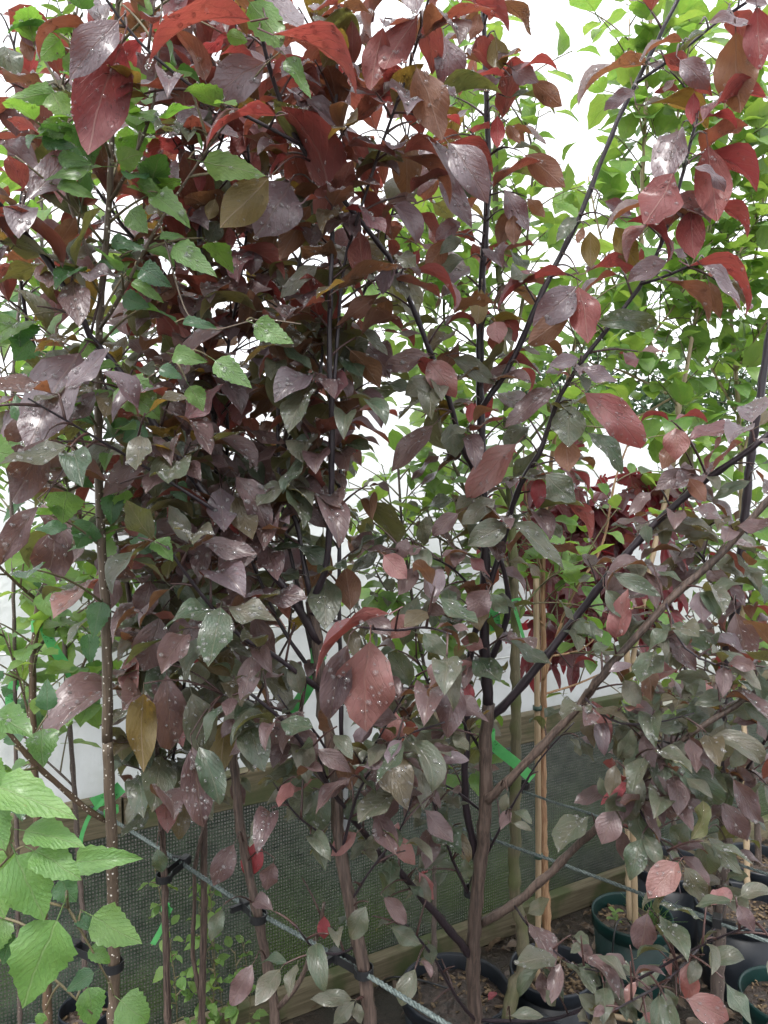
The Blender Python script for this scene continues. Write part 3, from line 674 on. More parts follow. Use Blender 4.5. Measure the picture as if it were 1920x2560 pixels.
# --- right purple tree
trunk = rooted(path([(1549, 2169), (1554, 1969), (1569, 1819), (1560, 1740), (1560, 1500), (1590, 1300), (1609, 1109), (1624, 960), (1634, 909), (1659, 744), (1690, 560)], 1.62, 1.5))
Rt = Tree('purple_leaved_tree', 'purple leaved tree with grey speckled trunk beside the black pots', 'tree', (*trunk[0][:2], .22), 'grey', group='purple leaved trees'); TREES['R'] = Rt
br['R0'] = Rt.branch(trunk[:6], px_r(31, 1.62), px_r(24, 1.6), 'trunk', sides=11, wob=.06)
br['R0b'] = Rt.branch(trunk[5:], px_r(22, 1.6), px_r(14, 1.5), 'leader', 'purple_dark')
ab(Rt, 'R1', [(1556, 1990), (1480, 2080), (1420, 2130), (1330, 2180)], 1.62, 1.2, 7, 4)
ab(Rt, 'R2', [(1562, 1750), (1620, 1650), (1680, 1560)], 1.6, 1.4, 9, 5)
ab(Rt, 'R3', [(1560, 1600), (1500, 1480), (1450, 1400), (1400, 1330)], 1.6, 1.45, 8, 4)
ab(Rt, 'R4', [(1590, 1300), (1500, 1180), (1440, 1080)], 1.56, 1.45, 7, 4)
ab(Rt, 'R5', [(1562, 1690), (1500, 1640), (1420, 1600), (1350, 1660)], 1.6, 1.35, 7, 4)

# ------------------------------------------------------------------ leaves traced one by one (tile, base, tip, roll, class, width ratio)
HERO = '''
1 1080 90 640 290 112 R .50|1 1180 150 1540 420 100 R .45|1 510 90 300 350 15 G .5|1 525 190 380 670 182 R .52|1 770 210 630 440 10 G .72|1 1140 270 890 450 0 G .6
1 1190 500 890 640 100 R .4|1 1160 770 950 985 180 V .55|1 1250 790 1105 1030 0 G .8|1 1340 890 1205 1125 180 O .44|1 1300 760 1470 900 30 G .42|1 1320 430 1510 620 40 G .4
1 1455 600 1400 750 10 G .75|1 1530 990 1420 1150 10 G .62|1 1470 1150 1420 1320 10 K .7|1 1370 1150 1210 1290 35 K .42|1 10 60 185 230 60 G .36|1 30 420 70 590 10 G .75
1 0 600 170 780 30 G .42|1 265 1060 430 1240 20 G .45|1 240 1250 240 1415 0 G .85|1 900 480 720 600 30 G .45|1 1010 80 910 220 180 R .5|1 950 240 1100 265 110 R .4
1 1170 220 1230 370 180 R .4|1 1655 120 1600 390 180 R .5|1 1640 350 1630 480 0 G .9|1 1410 260 1350 390 0 G .75|1 1520 150 1480 230 0 G .8|1 1020 1070 1230 1210 112 R .34
1 1090 1080 1085 1190 0 G .8|1 940 955 900 1050 0 K .9|1 1000 1250 1240 1340 105 R .3|1 1650 1265 1450 1410 140 O .3|1 450 20 380 110 180 R .6|1 690 30 640 120 180 O .7
1 1180 380 1040 490 180 O .6|1 1060 560 1010 680 180 R .55|1 640 640 680 750 180 S .4|1 870 720 860 830 180 S .5|1 830 900 850 1000 180 R .5|1 1190 640 1150 760 10 G .5
1 1250 650 1180 760 180 O .5|1 780 640 840 740 10 G .6|1 1540 610 1650 680 20 K .5|1 600 1200 530 1290 180 R .5|1 100 150 140 260 180 O .6|1 140 480 165 640 180 O .4
1 20 200 60 360 20 K .6|1 620 850 490 890 110 R .35|1 750 1180 680 1310 180 O .6|1 930 860 900 950 180 V .6|1 990 980 1000 1080 180 R .5|1 1290 1200 1240 1290 180 V .6
2 135 85 0 300 180 R .52|2 260 160 280 420 15 G .62|2 140 295 250 610 182 O .55|2 140 345 10 510 0 G .7|2 300 0 540 140 118 R .42|2 415 60 370 170 180 O .6|2 510 5 640 170 125 B .5
2 590 300 750 305 100 R .4|2 550 290 670 355 20 G .6|2 640 350 770 460 180 O .5|2 550 420 740 500 80 K .4|2 500 345 380 400 30 G .5|2 520 330 350 385 105 R .4|2 490 500 490 640 180 S .5
2 180 645 150 850 0 G .85|2 280 620 450 880 20 G .5|2 250 630 470 760 112 R .4|2 80 750 60 930 0 K .75|2 240 770 380 990 20 G .42|2 610 670 785 810 180 O .5|2 560 640 690 690 60 K .35
2 520 820 630 1000 20 G .45|2 620 860 695 940 180 O .5|2 560 930 560 1060 180 O .6|2 330 960 220 1040 20 G .55|2 330 1030 240 1100 20 K .5|2 150 1080 110 1170 180 R .5|2 270 1040 180 1170 180 O .6
2 120 1180 300 1350 112 R .3|2 350 1120 200 1200 40 K .4|2 790 1190 490 1345 112 R .26|2 870 1180 1090 1190 102 R .35|2 830 1240 640 1410 0 G .6|2 840 1240 880 1486 180 R .55|2 800 1360 620 1486 180 O .5
2 920 1390 1180 1405 25 K .36|2 1220 1130 1050 1220 20 G .5|2 1320 1150 1560 1370 112 R .4|2 1380 1150 1540 1350 35 G .32|2 1210 1210 1400 1400 112 O .24|2 1130 280 840 460 105 O .3
2 1290 180 1110 270 105 O .35|2 1210 240 1420 420 120 R .5|2 1280 260 1400 390 10 G .6|2 1080 390 950 480 40 G .6|2 1520 140 1540 490 180 O .58|2 1610 30 1630 300 180 R .5|2 1400 100 1610 130 50 G .4
2 1560 5 1659 20 30 G .5|2 1380 520 1655 425 112 R .35|2 1380 510 1525 560 105 S .35|2 1340 400 1330 540 170 S .4|2 1130 455 1400 570 112 V .35|2 1280 560 1220 830 30 G .45|2 1250 750 1120 970 180 R .68
2 1400 630 1440 960 180 R .46|2 1350 670 1610 830 115 R .48|2 1340 720 1470 830 50 G .3|2 1250 850 1400 930 0 G .7|2 1380 880 1570 1030 112 R .35|2 1330 900 1340 1120 180 R .58|2 1230 890 960 1000 105 O .25
2 890 1000 895 1160 180 V .55|2 1000 980 1100 1150 180 V .5|2 1180 960 1050 1140 60 M .25|2 1050 960 1220 1140 112 R .3|2 830 940 745 1045 20 K .45|2 955 870 1070 930 20 G .5|2 860 980 840 1050 180 O .5
2 1250 1080 1310 1110 30 G .5|2 420 1250 400 1400 180 V .5|2 520 1360 570 1480 180 R .6|2 480 1390 500 1486 5 M .9|2 330 730 370 860 10 K .6|2 540 540 590 620 180 O .4|2 480 160 500 310 180 V .6
3 640 480 445 680 10 B .42|3 690 490 705 735 0 K .55|3 750 460 925 610 10 K .5|3 830 320 965 515 20 B .5|3 700 290 880 390 30 B .45|3 975 610 900 800 0 B .65|3 1020 590 1160 830 15 B .42
3 860 480 1030 600 35 B .4|3 970 690 1065 780 0 K .55|3 790 650 785 835 0 K .62|3 130 310 60 500 10 B .6|3 190 430 50 700 0 B .5|3 165 720 0 975 15 B .36|3 180 710 300 900 20 B .5
3 240 820 190 1060 0 B .68|3 650 1040 610 1205 0 B .66|3 1030 960 1040 1150 0 B .6|3 960 990 860 1100 10 K .5|3 905 1150 1140 1190 55 B .35|3 690 1200 620 1430 0 B .6|3 870 1160 735 1370 5 B .48
3 895 1185 1040 1320 0 K .5|3 750 1060 850 1150 15 K .45|3 870 1320 850 1400 0 S .65|3 950 1370 1050 1486 0 K .72|3 890 1380 830 1486 0 K .7|3 1090 1190 1170 1400 15 B .42|3 830 960 1000 960 40 B .4
3 1090 860 1190 930 10 K .5|3 1110 1000 1240 1070 10 K .45|3 530 740 590 860 10 M .5|3 480 1010 460 1180 0 B .7|3 1060 500 1150 620 180 R .7|3 1160 560 1250 620 180 O .8|3 580 80 610 180 180 S .6
3 310 250 260 330 180 O .7|3 560 0 620 60 20 B .8|3 1330 90 1390 60 20 K .6|3 1200 200 1330 260 20 K .5|3 1340 400 1280 500 10 K .6|3 1250 720 1410 810 25 B .4|3 1480 240 1570 350 20 G .4
4 730 210 520 380 20 B .4|4 810 285 800 465 0 K .8|4 870 230 1110 470 15 M .42|4 880 400 1030 580 45 K .36|4 840 80 710 110 20 G .5|4 850 120 1010 180 30 G .4|4 190 90 310 250 5 M .62
4 200 70 0 140 30 B .42|4 300 80 480 190 20 K .45|4 200 160 90 240 0 K .7|4 290 360 310 510 0 K .7|4 210 370 30 570 20 B .4|4 570 450 360 700 20 M .4|4 670 590 660 730 0 S .5|4 780 430 800 570 180 O .8
4 700 580 830 700 10 K .7|4 560 790 780 1000 30 K .33|4 480 690 335 800 20 K .58|4 530 800 360 890 10 K .6|4 320 750 210 850 10 B .5|4 450 1080 370 1210 0 B .75|4 460 1100 540 1180 0 K .6|4 0 930 100 1030 0 M .7
4 120 1190 30 1290 10 M .7|4 1260 380 1260 520 0 M .8|4 1230 350 1110 360 100 R .3|4 1260 345 1400 360 100 R .3|4 1310 560 1170 650 20 B .5|4 1580 610 1420 690 30 K .36|4 1150 660 1060 760 20 B .5
4 990 1010 1200 1110 25 K .33|4 960 1080 1050 1200 0 K .55|4 1210 1250 1350 1430 10 B .45|4 1520 1180 1580 1400 5 B .58|4 1430 1060 1560 1130 30 M .4|4 1420 960 1580 1010 20 K .5|4 1250 440 1200 560 180 O .6
4 1320 600 1390 700 180 O .6|4 1290 730 1370 900 180 V .5|4 1390 930 1440 940 100 S .5|4 1280 940 1310 1000 60 S .4|4 800 560 880 660 112 R .3|4 740 690 890 870 112 R .28|4 380 270 370 360 180 S .5|4 590 120 620 230 112 R .45
4 170 330 230 310 112 O .6|4 100 860 60 950 0 B .7|4 250 940 370 930 60 B .4|4 300 1210 130 1200 60 B .4|4 820 1410 920 1405 100 R .4|4 300 1440 400 1400 0 M .8|4 430 1330 330 1300 20 M .7|4 1600 1150 1659 1250 112 R .4
5 1598 -165 1585 225 0 M .62|5 1680 -285 1365 -5 112 R .20|5 1500 -150 1425 170 12 B .40|5 720 -20 740 300 0 B .45|5 620 60 620 400 175 V .36|5 830 290 880 635 0 B .42|5 830 60 900 310 0 K .55|5 770 470 770 690 0 V .5
5 860 290 950 540 10 K .45|5 980 170 950 410 170 V .5|5 1150 210 990 330 25 B .4|5 1200 195 1190 370 0 B .6|5 1270 200 1370 350 0 B .65|5 1370 300 1520 400 15 B .45|5 1290 330 1250 470 0 K .7|5 1390 470 1350 670 0 K .58
5 1490 520 1570 610 0 K .8|5 1540 660 1430 760 10 M .5|5 1110 690 1070 860 0 S .5|5 1010 710 920 890 0 B .5|5 1180 790 1150 910 0 B .6|5 1090 1230 990 1400 0 B .5|5 1580 980 1510 1110 0 K .6|5 1400 1020 1400 1120 0 S .5
5 1520 1380 1340 1380 10 K .4|5 1530 1390 1440 1486 0 K .5|5 1540 1395 1560 1486 0 K .6|5 1640 340 1560 250 20 K .5|5 1620 660 1600 750 0 K .7|5 680 730 690 830 10 K .6|5 960 990 910 1130 0 K .5
6 300 -10 270 250 0 B .52|6 50 140 20 300 0 M .65|6 360 10 375 100 0 S .55|6 110 180 200 260 0 K .65|6 180 390 170 560 0 B .55|6 900 90 970 280 5 M .45|6 1040 0 1100 120 10 K .7|6 1290 200 1110 190 15 K .42
6 1180 300 1030 370 0 K .62|6 1160 400 1250 610 5 B .45|6 1320 240 1400 400 0 B .6|6 1250 350 1450 540 10 K .42|6 1470 190 1430 360 0 K .62|6 1000 565 940 710 0 B .75|6 1050 490 1050 620 0 K .7|6 1300 615 1260 730 0 K .7
6 1270 790 1140 945 0 M .6|6 1300 810 1400 960 0 K .5|6 1380 700 1400 840 0 K .65|6 1400 680 1550 840 15 K .38|6 1510 430 1620 610 5 B .45|6 1460 530 1560 690 0 B .5|6 1140 1010 1110 1170 0 B .65|6 1190 1020 1300 1180 5 K .4
6 20 680 135 800 15 M .5|6 150 830 215 950 10 M .4|6 0 940 100 1050 10 B .5|6 30 1070 160 1140 10 K .45|6 1000 1240 980 1440 0 B .42|6 840 1240 940 1320 5 K .5|6 1320 1220 1310 1390 5 M .55|6 1310 1380 1490 1470 0 M .6
6 1050 1370 1210 1430 10 K .42|6 840 1360 950 1440 0 K .5|6 700 1340 740 1410 20 K .6|6 550 1450 690 1455 20 K .35|6 1050 1230 940 1210 40 O .4|6 1120 1440 1190 1520 0 M .8|6 1190 1230 1100 1330 0 K .5|6 1260 1410 1210 1330 0 K .5
6 1550 100 1659 170 10 K .5|6 1480 60 1340 110 15 K .5|6 1570 300 1500 380 5 K .6|6 1290 260 1240 350 0 K .65|6 950 500 930 420 20 K .6|6 530 490 510 570 0 K .5|6 560 620 640 650 20 K .4|6 350 770 370 860 0 K .5'''
PURP = [TREES[k] for k in 'ABCDER']
allS = np.vstack([c for t in PURP for c in t.samples]); own = [t for t in PURP for c in t.samples for _ in c]
aR = np.concatenate([r for t in PURP for r in t.srad])
sx, sy, sz = proj(allS)
for e in HERO.replace('\n', '|').split('|'):
    if not e.strip(): continue
    f = e.split(); t = int(f[0]); bx, by = T(t, float(f[1]), float(f[2])); tx, ty = T(t, float(f[3]), float(f[4]))
    roll, cls, wr = float(f[5]), f[6], float(f[7]); Lp = math.hypot(tx - bx, ty - by)
    dd = np.hypot(sx - bx, sy - by) / FPX * sz + np.abs(sz - np.clip(.105 * FPX / Lp, .8, 1.5)) * .35
    i = int(dd.argmin()); tr = own[i]
    Ymax = .145 * FPX / Lp
    Y = min(sz[i] - rng.uniform(.02, .09), Ymax)
    if cls in 'KB' and roll < 60: Y = min(Y, 1.35)
    Y = max(Y, .72)
    b = P(bx, by, Y); dz = rng.uniform(-.25, .25) * Lp / FPX * Y
    tip = P(tx, ty, Y + dz); ch = tip - b; L = np.linalg.norm(ch); x = ch / L
    toc = nrm(np.array([0, 0, CAMZ]) - b); toc = nrm(toc - x * np.dot(toc, x)); pp = np.cross(x, toc)
    if pp[2] < 0: pp = -pp
    a = R(roll + rng.normal(0, 4)); nn = math.cos(a) * toc + math.sin(a) * pp
    arch = abs(math.sin(a)); sh = 'p3' if arch > .85 and rng.random() < .3 else ('p2' if arch > .85 else 'p' + str(rng.choice([0, 1, 4, 5, 6])))
    tr.leaf(b, ch, nn, L, L * wr * (1.0 if arch < .5 else 1.05), cls, sh)
    pb = b - x * L * .14 - nn * L * .03; q = allS[i]
    tr.twigtube(q, pb, .0013, sag=.10 * np.linalg.norm(pb - q), n=7)

# ------------------------------------------------------------------ foliage along the stems
def fol(tr, key, **kw):
    d = dict(t0=.1, t1=1, gap=.045, twig=(.02, .09), nleaf=(2, 4), size=.07, pick=purple_pick); d.update(kw)
    foliate(tr, br[key], d.pop('t0'), d.pop('t1'), d.pop('gap'), d.pop('twig'), d.pop('nleaf'), d.pop('size'), d.pop('pick'), **d)
br['lead'] = lead
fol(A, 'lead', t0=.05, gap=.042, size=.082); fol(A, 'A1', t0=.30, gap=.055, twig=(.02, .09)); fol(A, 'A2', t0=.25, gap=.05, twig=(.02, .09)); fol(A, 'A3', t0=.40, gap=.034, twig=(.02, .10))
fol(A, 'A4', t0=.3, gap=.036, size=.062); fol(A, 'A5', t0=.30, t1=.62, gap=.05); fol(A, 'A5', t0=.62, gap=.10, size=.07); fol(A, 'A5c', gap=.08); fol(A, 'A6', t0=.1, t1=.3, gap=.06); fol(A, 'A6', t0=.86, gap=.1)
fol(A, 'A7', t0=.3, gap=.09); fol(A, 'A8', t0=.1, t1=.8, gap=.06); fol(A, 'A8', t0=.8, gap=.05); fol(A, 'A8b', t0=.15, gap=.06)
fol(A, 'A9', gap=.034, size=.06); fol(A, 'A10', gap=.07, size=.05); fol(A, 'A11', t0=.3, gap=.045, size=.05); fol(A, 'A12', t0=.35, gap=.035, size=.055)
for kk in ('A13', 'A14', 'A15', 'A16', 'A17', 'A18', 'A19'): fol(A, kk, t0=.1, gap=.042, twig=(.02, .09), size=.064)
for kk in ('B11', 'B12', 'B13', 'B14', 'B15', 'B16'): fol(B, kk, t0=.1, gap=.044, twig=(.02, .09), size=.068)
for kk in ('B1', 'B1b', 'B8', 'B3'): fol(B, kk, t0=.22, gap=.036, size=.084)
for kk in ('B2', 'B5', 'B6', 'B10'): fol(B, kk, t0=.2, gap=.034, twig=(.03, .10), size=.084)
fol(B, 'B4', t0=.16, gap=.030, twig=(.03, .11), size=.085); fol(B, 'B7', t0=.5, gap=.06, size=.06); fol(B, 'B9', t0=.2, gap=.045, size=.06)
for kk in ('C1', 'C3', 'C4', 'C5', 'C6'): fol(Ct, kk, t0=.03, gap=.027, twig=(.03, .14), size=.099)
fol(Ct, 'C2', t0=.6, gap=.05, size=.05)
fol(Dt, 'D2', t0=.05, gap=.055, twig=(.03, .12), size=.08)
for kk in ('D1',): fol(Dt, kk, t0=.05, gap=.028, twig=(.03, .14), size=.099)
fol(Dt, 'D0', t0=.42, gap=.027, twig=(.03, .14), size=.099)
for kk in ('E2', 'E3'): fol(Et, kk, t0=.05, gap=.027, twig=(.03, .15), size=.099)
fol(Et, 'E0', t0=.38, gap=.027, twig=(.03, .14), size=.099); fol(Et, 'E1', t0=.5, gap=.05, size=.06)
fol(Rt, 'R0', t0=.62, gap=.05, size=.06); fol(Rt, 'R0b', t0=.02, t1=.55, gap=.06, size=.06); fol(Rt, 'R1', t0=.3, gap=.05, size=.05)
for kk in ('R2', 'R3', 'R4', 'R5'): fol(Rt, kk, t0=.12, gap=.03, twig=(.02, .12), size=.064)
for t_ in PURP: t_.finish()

# ------------------------------------------------------------------ birches
trunk = rooted(path([(245, 2209), (246, 2000), (242, 1850), (233, 1600), (230, 1350), (216, 1100), (212, 850), (218, 650), (235, 450), (245, 200), (255, 0), (258, -60)], 1.36, 1.06))
Fb = Tree('birch_tree', 'slim birch with white speckled bark and a green label at its lowest branch', 'tree', (*trunk[0][:2], .22), 'birch', 'gtwig', 'young birch trees')
Fb.branch(trunk[:6], px_r(29, 1.36), px_r(24, 1.22), 'trunk', 'birch', 12, .03)
br['F0'] = Fb.branch(trunk[5:], px_r(24, 1.22), px_r(9, 1.06), 'leader', 'birch', 10, .03)
ab(Fb, 'F1', [(235, 440), (280, 360), (325, 250), (340, 150), (350, 0)], 1.14, 1.06, 8, 4, 'birch')
ab(Fb, 'F2', [(218, 708), (260, 640), (345, 480), (450, 320), (500, 250)], 1.17, 1.05, 9, 4, 'birch')
ab(Fb, 'F3', [(238, 1775), (190, 1749), (125, 1694), (65, 1639), (0, 1559), (-60, 1500)], 1.32, 1.15, 13, 9, 'birch_low')
ab(Fb, 'F4', [(214, 1000), (150, 1060), (60, 1010), (0, 990)], 1.22, 1.05, 8, 4, 'birch')
ab(Fb, 'F5', [(213, 870), (270, 850), (330, 810), (400, 760)], 1.19, 1.08, 6, 3, 'birch')
ab(Fb, 'F6', [(222, 600), (180, 520), (140, 400), (120, 250), (150, 120), (170, 0)], 1.16, 1.08, 8, 4, 'birch')
ab(Fb, 'F7', [(345, 480), (420, 700), (560, 690), (650, 700)], 1.1, 1.02, 4, 3, 'birch')
BH = '''1 1080 10 1225 190 180 b .55|1 1240 250 1345 430 30 b .36|1 880 700 1150 760 182 b .42|1 670 850 825 990 20 b .46|1 750 1060 940 1200 10 b .42|1 590 790 720 870 150 b .45|1 235 400 20 430 180 b .4
1 225 400 290 530 180 b .8|1 280 545 160 570 0 b .7|1 250 680 400 710 10 b .45|1 250 800 415 860 20 b .4|1 440 720 190 780 60 b .4|1 560 910 640 1010 0 b .8|1 610 1160 745 1240 0 d .6|1 530 1280 650 1330 0 d .7
1 85 1395 90 1500 0 d 1.4|1 1100 1400 1270 1486 0 b .55|1 600 0 660 60 180 b .7|1 260 170 150 260 180 b .7|1 300 80 230 140 180 b .8|1 480 1040 630 1080 20 d .4|1 840 570 870 650 60 b .4|1 790 1395 940 1420 30 d .35
1 980 150 1070 180 180 b .6|1 420 1140 520 1160 20 d .4|1 180 600 330 640 20 d .5|1 690 1030 800 1025 30 b .35|1 510 700 620 660 180 b .8|1 270 250 370 320 180 b .7|1 570 1220 710 1310 20 b .35
3 530 190 690 345 0 b .78|3 490 230 335 290 50 b .5|3 290 655 270 795 0 b 1.0|3 -50 470 70 500 0 b 1.2|3 930 90 1090 210 10 b .5|3 750 60 900 95 10 b .5|3 500 115 380 140 60 b .5|3 820 200 880 310 165 b .75
3 620 370 530 440 0 d .85|3 490 670 480 800 0 d .7|3 400 790 330 900 0 d .9|3 130 0 60 90 0 d 1.1|3 440 1130 400 1290 10 d .6|3 380 1270 390 1400 10 d .6|3 320 830 390 850 20 d .6|3 560 350 440 430 20 d .45
3 400 0 330 90 180 b .5|3 180 100 220 170 180 b .6|3 690 120 790 170 20 d .6|3 700 840 720 900 180 b .8|3 760 620 810 700 0 d .8|3 330 600 410 640 20 d .6'''
def hero_birch(tr, txt, Ylim, ref):
    S_ = np.vstack(tr.samples); hx, hy, hz = proj(S_)
    for e in txt.replace('\n', '|').split('|'):
        f = e.split(); t = int(f[0]); bx, by = T(t, float(f[1]), float(f[2])); tx, ty = T(t, float(f[3]), float(f[4])); Lp = math.hypot(tx - bx, ty - by)
        roll, cls, wr = float(f[5]), f[6], float(f[7]); i = int((np.hypot(hx - bx, hy - by)).argmin())
        Y = min(hz[i] - .02, max(ref * FPX / Lp, Ylim)); b = P(bx, by, Y); tip = P(tx, ty, Y + rng.uniform(-.2, .2) * Lp / FPX * Y); ch = tip - b; L = np.linalg.norm(ch); x = ch / L
        toc = nrm(np.array([0, 0, CAMZ]) - b); toc = nrm(toc - x * np.dot(toc, x)); pp = np.cross(x, toc); pp = pp if pp[2] > 0 else -pp
        a = R(roll + rng.normal(0, 4)); nn = math.cos(a) * toc + math.sin(a) * pp
        tr.leaf(b, ch, nn, L, L * wr * 1.05, cls); pb = b - x * L * .22 - nn * L * .05
        if np.linalg.norm(pb - S_[i]) > .01: tr.twigtube(S_[i], pb, .0011, sag=.1 * np.linalg.norm(pb - S_[i]), n=7)
hero_birch(Fb, BH, .90, .085)
for kk in ('F1', 'F2', 'F6'): fol(Fb, kk, t0=.15, gap=.052, twig=(.02, .10), nleaf=(1, 3), size=.058, pick=birch_pick, ratio=(.6, .78))
fol(Fb, 'F0', t0=.15, gap=.042, twig=(.04, .20), nleaf=(1, 3), size=.056, pick=birch_pick, ratio=(.6, .78)); fol(Fb, 'F3', t0=.35, gap=.05, twig=(.04, .12), nleaf=(2, 3), size=.055, pick=birch_pick, ratio=(.6, .78))
fol(Fb, 'F4', t0=.3, gap=.08, nleaf=(1, 2), size=.05, pick=birch_pick, ratio=(.6, .78))
Fb.finish()
trunk = rooted(path([(104, 2209), (92, 1950), (76, 1690), (70, 1478), (82, 1310), (95, 1270), (130, 1225), (160, 1190), (170, 1080), (150, 900), (120, 700), (130, 500)], 1.72, 1.7))
Gb = Tree('birch_tree', 'dark stemmed birch carrying a long handwritten green label, by the tunnel film', 'tree', (*trunk[0][:2], .22), 'birch_low', 'gtwig', 'young birch trees')
br['G0'] = Gb.branch(trunk, px_r(21, 1.72), px_r(9, 1.7), 'trunk', 'birch_low', 10, .03)
ab(Gb, 'G1', [(84, 1300), (60, 1280), (20, 1245), (-30, 1190)], 1.72, 1.6, 8, 4, 'birch_low')
ab(Gb, 'G2', [(78, 1580), (110, 1560), (160, 1480), (200, 1380), (230, 1250)], 1.72, 1.7, 7, 4, 'birch_low')
ab(Gb, 'G3', [(80, 1400), (130, 1350), (190, 1310), (260, 1240), (330, 1200)], 1.73, 1.75, 6, 3, 'birch_low')
ab(Gb, 'G4', [(76, 1660), (60, 1540), (30, 1430), (0, 1350)], 1.72, 1.7, 6, 3, 'birch_low')
def gp(p, k): return choose({'b': 2, 'l': 3, 'd': .6})
for kk, t0 in (('G1', .1), ('G2', .2), ('G3', .1), ('G4', .1)): fol(Gb, kk, t0=t0, gap=.035, twig=(.04, .14), nleaf=(2, 4), size=.055, pick=gp, ratio=(.6, .78))
fol(Gb, 'G0', t0=.45, gap=.034, twig=(.05, .2), nleaf=(2, 4), size=.055, pick=gp, ratio=(.6, .78))
Gb.finish()
# near birch at the lower left
n0 = P(-330, 2750, .78)
trunk = np.array([[n0[0], n0[1], .22], [n0[0], n0[1], .6], n0, P(-300, 2300, .78), P(-330, 1950, .78)])
Hb = Tree('birch_tree', 'birch with bright fresh green leaves reaching in beside the speckled trunk', 'tree', (n0[0], n0[1], .22), 'birch_low', 'gtwig', 'young birch trees')
Hb.branch(trunk, .008, .005, 'trunk')
ab(Hb, 'H1', [(-280, 2080), (-120, 1960), (-20, 1890), (20, 1850)], .78, .68, 9, 5, 'birch_low')
ab(Hb, 'H2', [(-270, 2150), (-60, 1985), (75, 2010), (100, 2045)], .78, .74, 9, 5, 'gtwig')
ab(Hb, 'H3', [(-120, 1960), (115, 1950), (165, 1995), (235, 2120)], .77, .80, 7, 4, 'gtwig')
ab(Hb, 'H4', [(-270, 2150), (-40, 2080), (80, 2090), (200, 2190)], .8, .85, 7, 4, 'gtwig')
HH = '''5 -40 450 335 605 20 y .42|5 110 650 370 725 25 y .5|5 150 740 355 865 10 y .62|5 70 760 190 1045 0 y .72|5 -70 750 20 1035 0 y .75|5 330 790 620 772 15 y .38|5 400 1020 615 1140 5 y .62|5 245 1040 95 1420 5 y .60
5 -60 540 25 740 10 y .7|5 390 1155 475 1225 5 b .6|5 405 1265 285 1345 20 d .5|5 380 1330 400 1500 0 b .7|5 520 1385 640 1480 0 b .9|5 60 1100 10 1230 20 d .7|5 -60 350 40 470 20 y .6|5 20 960 120 1010 40 b .4
5 190 1440 160 1500 0 y .7|5 260 860 330 960 10 d .9|5 20 1020 -40 1180 10 b .8|5 330 1020 410 1090 20 d .6|5 -50 640 60 700 30 y .5'''
hero_birch(Hb, HH, .60, .085)
Hb.finish()

# ------------------------------------------------------------------ green trees, crimson tree and others behind
def tree_back(name, label, cat, tr_pts, y0, y1, w0, w1, bark, branches, gap, size, pick, foot=None, twig='gtwig', tw=(.05, .2), nl=(2, 4), ratio=(.5, .68), t0=.4, group=None, big=BIG, droop=.55):
    pts = rooted(path(tr_pts, y0, y1), .24)
    if foot is not None:
        pts = np.vstack([[foot[0], foot[1], .24], [foot[0] * .7 + pts[-1 - len(tr_pts) + 1][0] * .3, foot[1] * .7 + y0 * .3, .45], path(tr_pts, y0, y1)])
    t = Tree(name, label, cat, (*pts[0][:2], .24), bark, twig, group)
    c = t.branch(pts, px_r(w0, y0), px_r(w1, y1), 'trunk'); foliate(t, c, t0, 1, gap, tw, nl, size, pick, ratio=ratio, droop=droop)
    for bp, a, b, ww in branches:
        c = t.branch(path(bp, a, b), px_r(ww, a), px_r(ww * .5, b), 'branch'); foliate(t, c, .1, 1, gap, tw, nl, size, pick, ratio=ratio, droop=droop)
    t.finish(big); return t
tree_back('green_leaved_tree', 'lime green tree on a mossy crooked trunk behind the ridged purple trunk', 'tree',
  [(1099, 2204), (1109, 2134), (1129, 2094), (1129, 2009), (1112, 1919), (1114, 1719), (1114, 1509), (1112, 1300), (1100, 1000), (1085, 700), (1070, 400), (1080, 150)], 1.90, 2.1, 29, 10, 'moss',
  [([(1108, 1250), (1000, 1050), (930, 850), (900, 650), (880, 480)], 2.0, 2.15, 9), ([(1104, 1100), (1000, 900), (960, 700), (970, 480), (990, 300)], 2.05, 2.2, 8), ([(1090, 800), (1130, 650), (1140, 500), (1150, 330), (1110, 200)], 2.05, 2.1, 7), ([(1100, 1000), (1200, 880), (1260, 750), (1290, 620)], 2.05, 2.15, 7), ([(1075, 500), (1010, 330), (1000, 150), (1020, 0)], 2.1, 2.2, 6), ([(1085, 700), (900, 560), (800, 600), (760, 700)], 2.1, 2.3, 6), ([(1108, 1250), (980, 1180), (880, 1120), (800, 1050)], 2.05, 2.2, 6), ([(1110, 1380), (1010, 1290), (900, 1250), (820, 1240)], 2.05, 2.2, 5), ([(1110, 1330), (1200, 1240), (1300, 1220)], 2.05, 2.1, 5)], .032, .072, lime_pick, t0=.55, ratio=(.58, .78), group='green trees behind', droop=.45, tw=(.05, .24))
tree_back('green_leaved_tree', 'young green tree with orange peeling bark tied to a cane', 'tree',
  [(1187, 2094), (1180, 1969), (1174, 1819), (1172, 1669), (1174, 1469), (1173, 1199), (1190, 1000), (1220, 850), (1250, 700)], 2.11, 2.2, 20, 6, 'peel',
  [([(1174, 1469), (1230, 1300), (1300, 1180), (1330, 1034), (1380, 900)], 2.15, 2.2, 7), ([(1173, 1250), (1140, 1100), (1130, 950)], 2.15, 2.25, 5), ([(1174, 1420), (1260, 1400), (1330, 1330), (1420, 1300)], 2.15, 2.3, 5), ([(1174, 1500), (1240, 1480), (1340, 1440), (1440, 1420)], 2.15, 2.3, 5), ([(1174, 1350), (1130, 1300), (1090, 1200)], 2.15, 2.2, 5)], .045, .056, lime_pick, t0=.5, ratio=(.58, .78), group='green trees behind', nl=(1, 3))
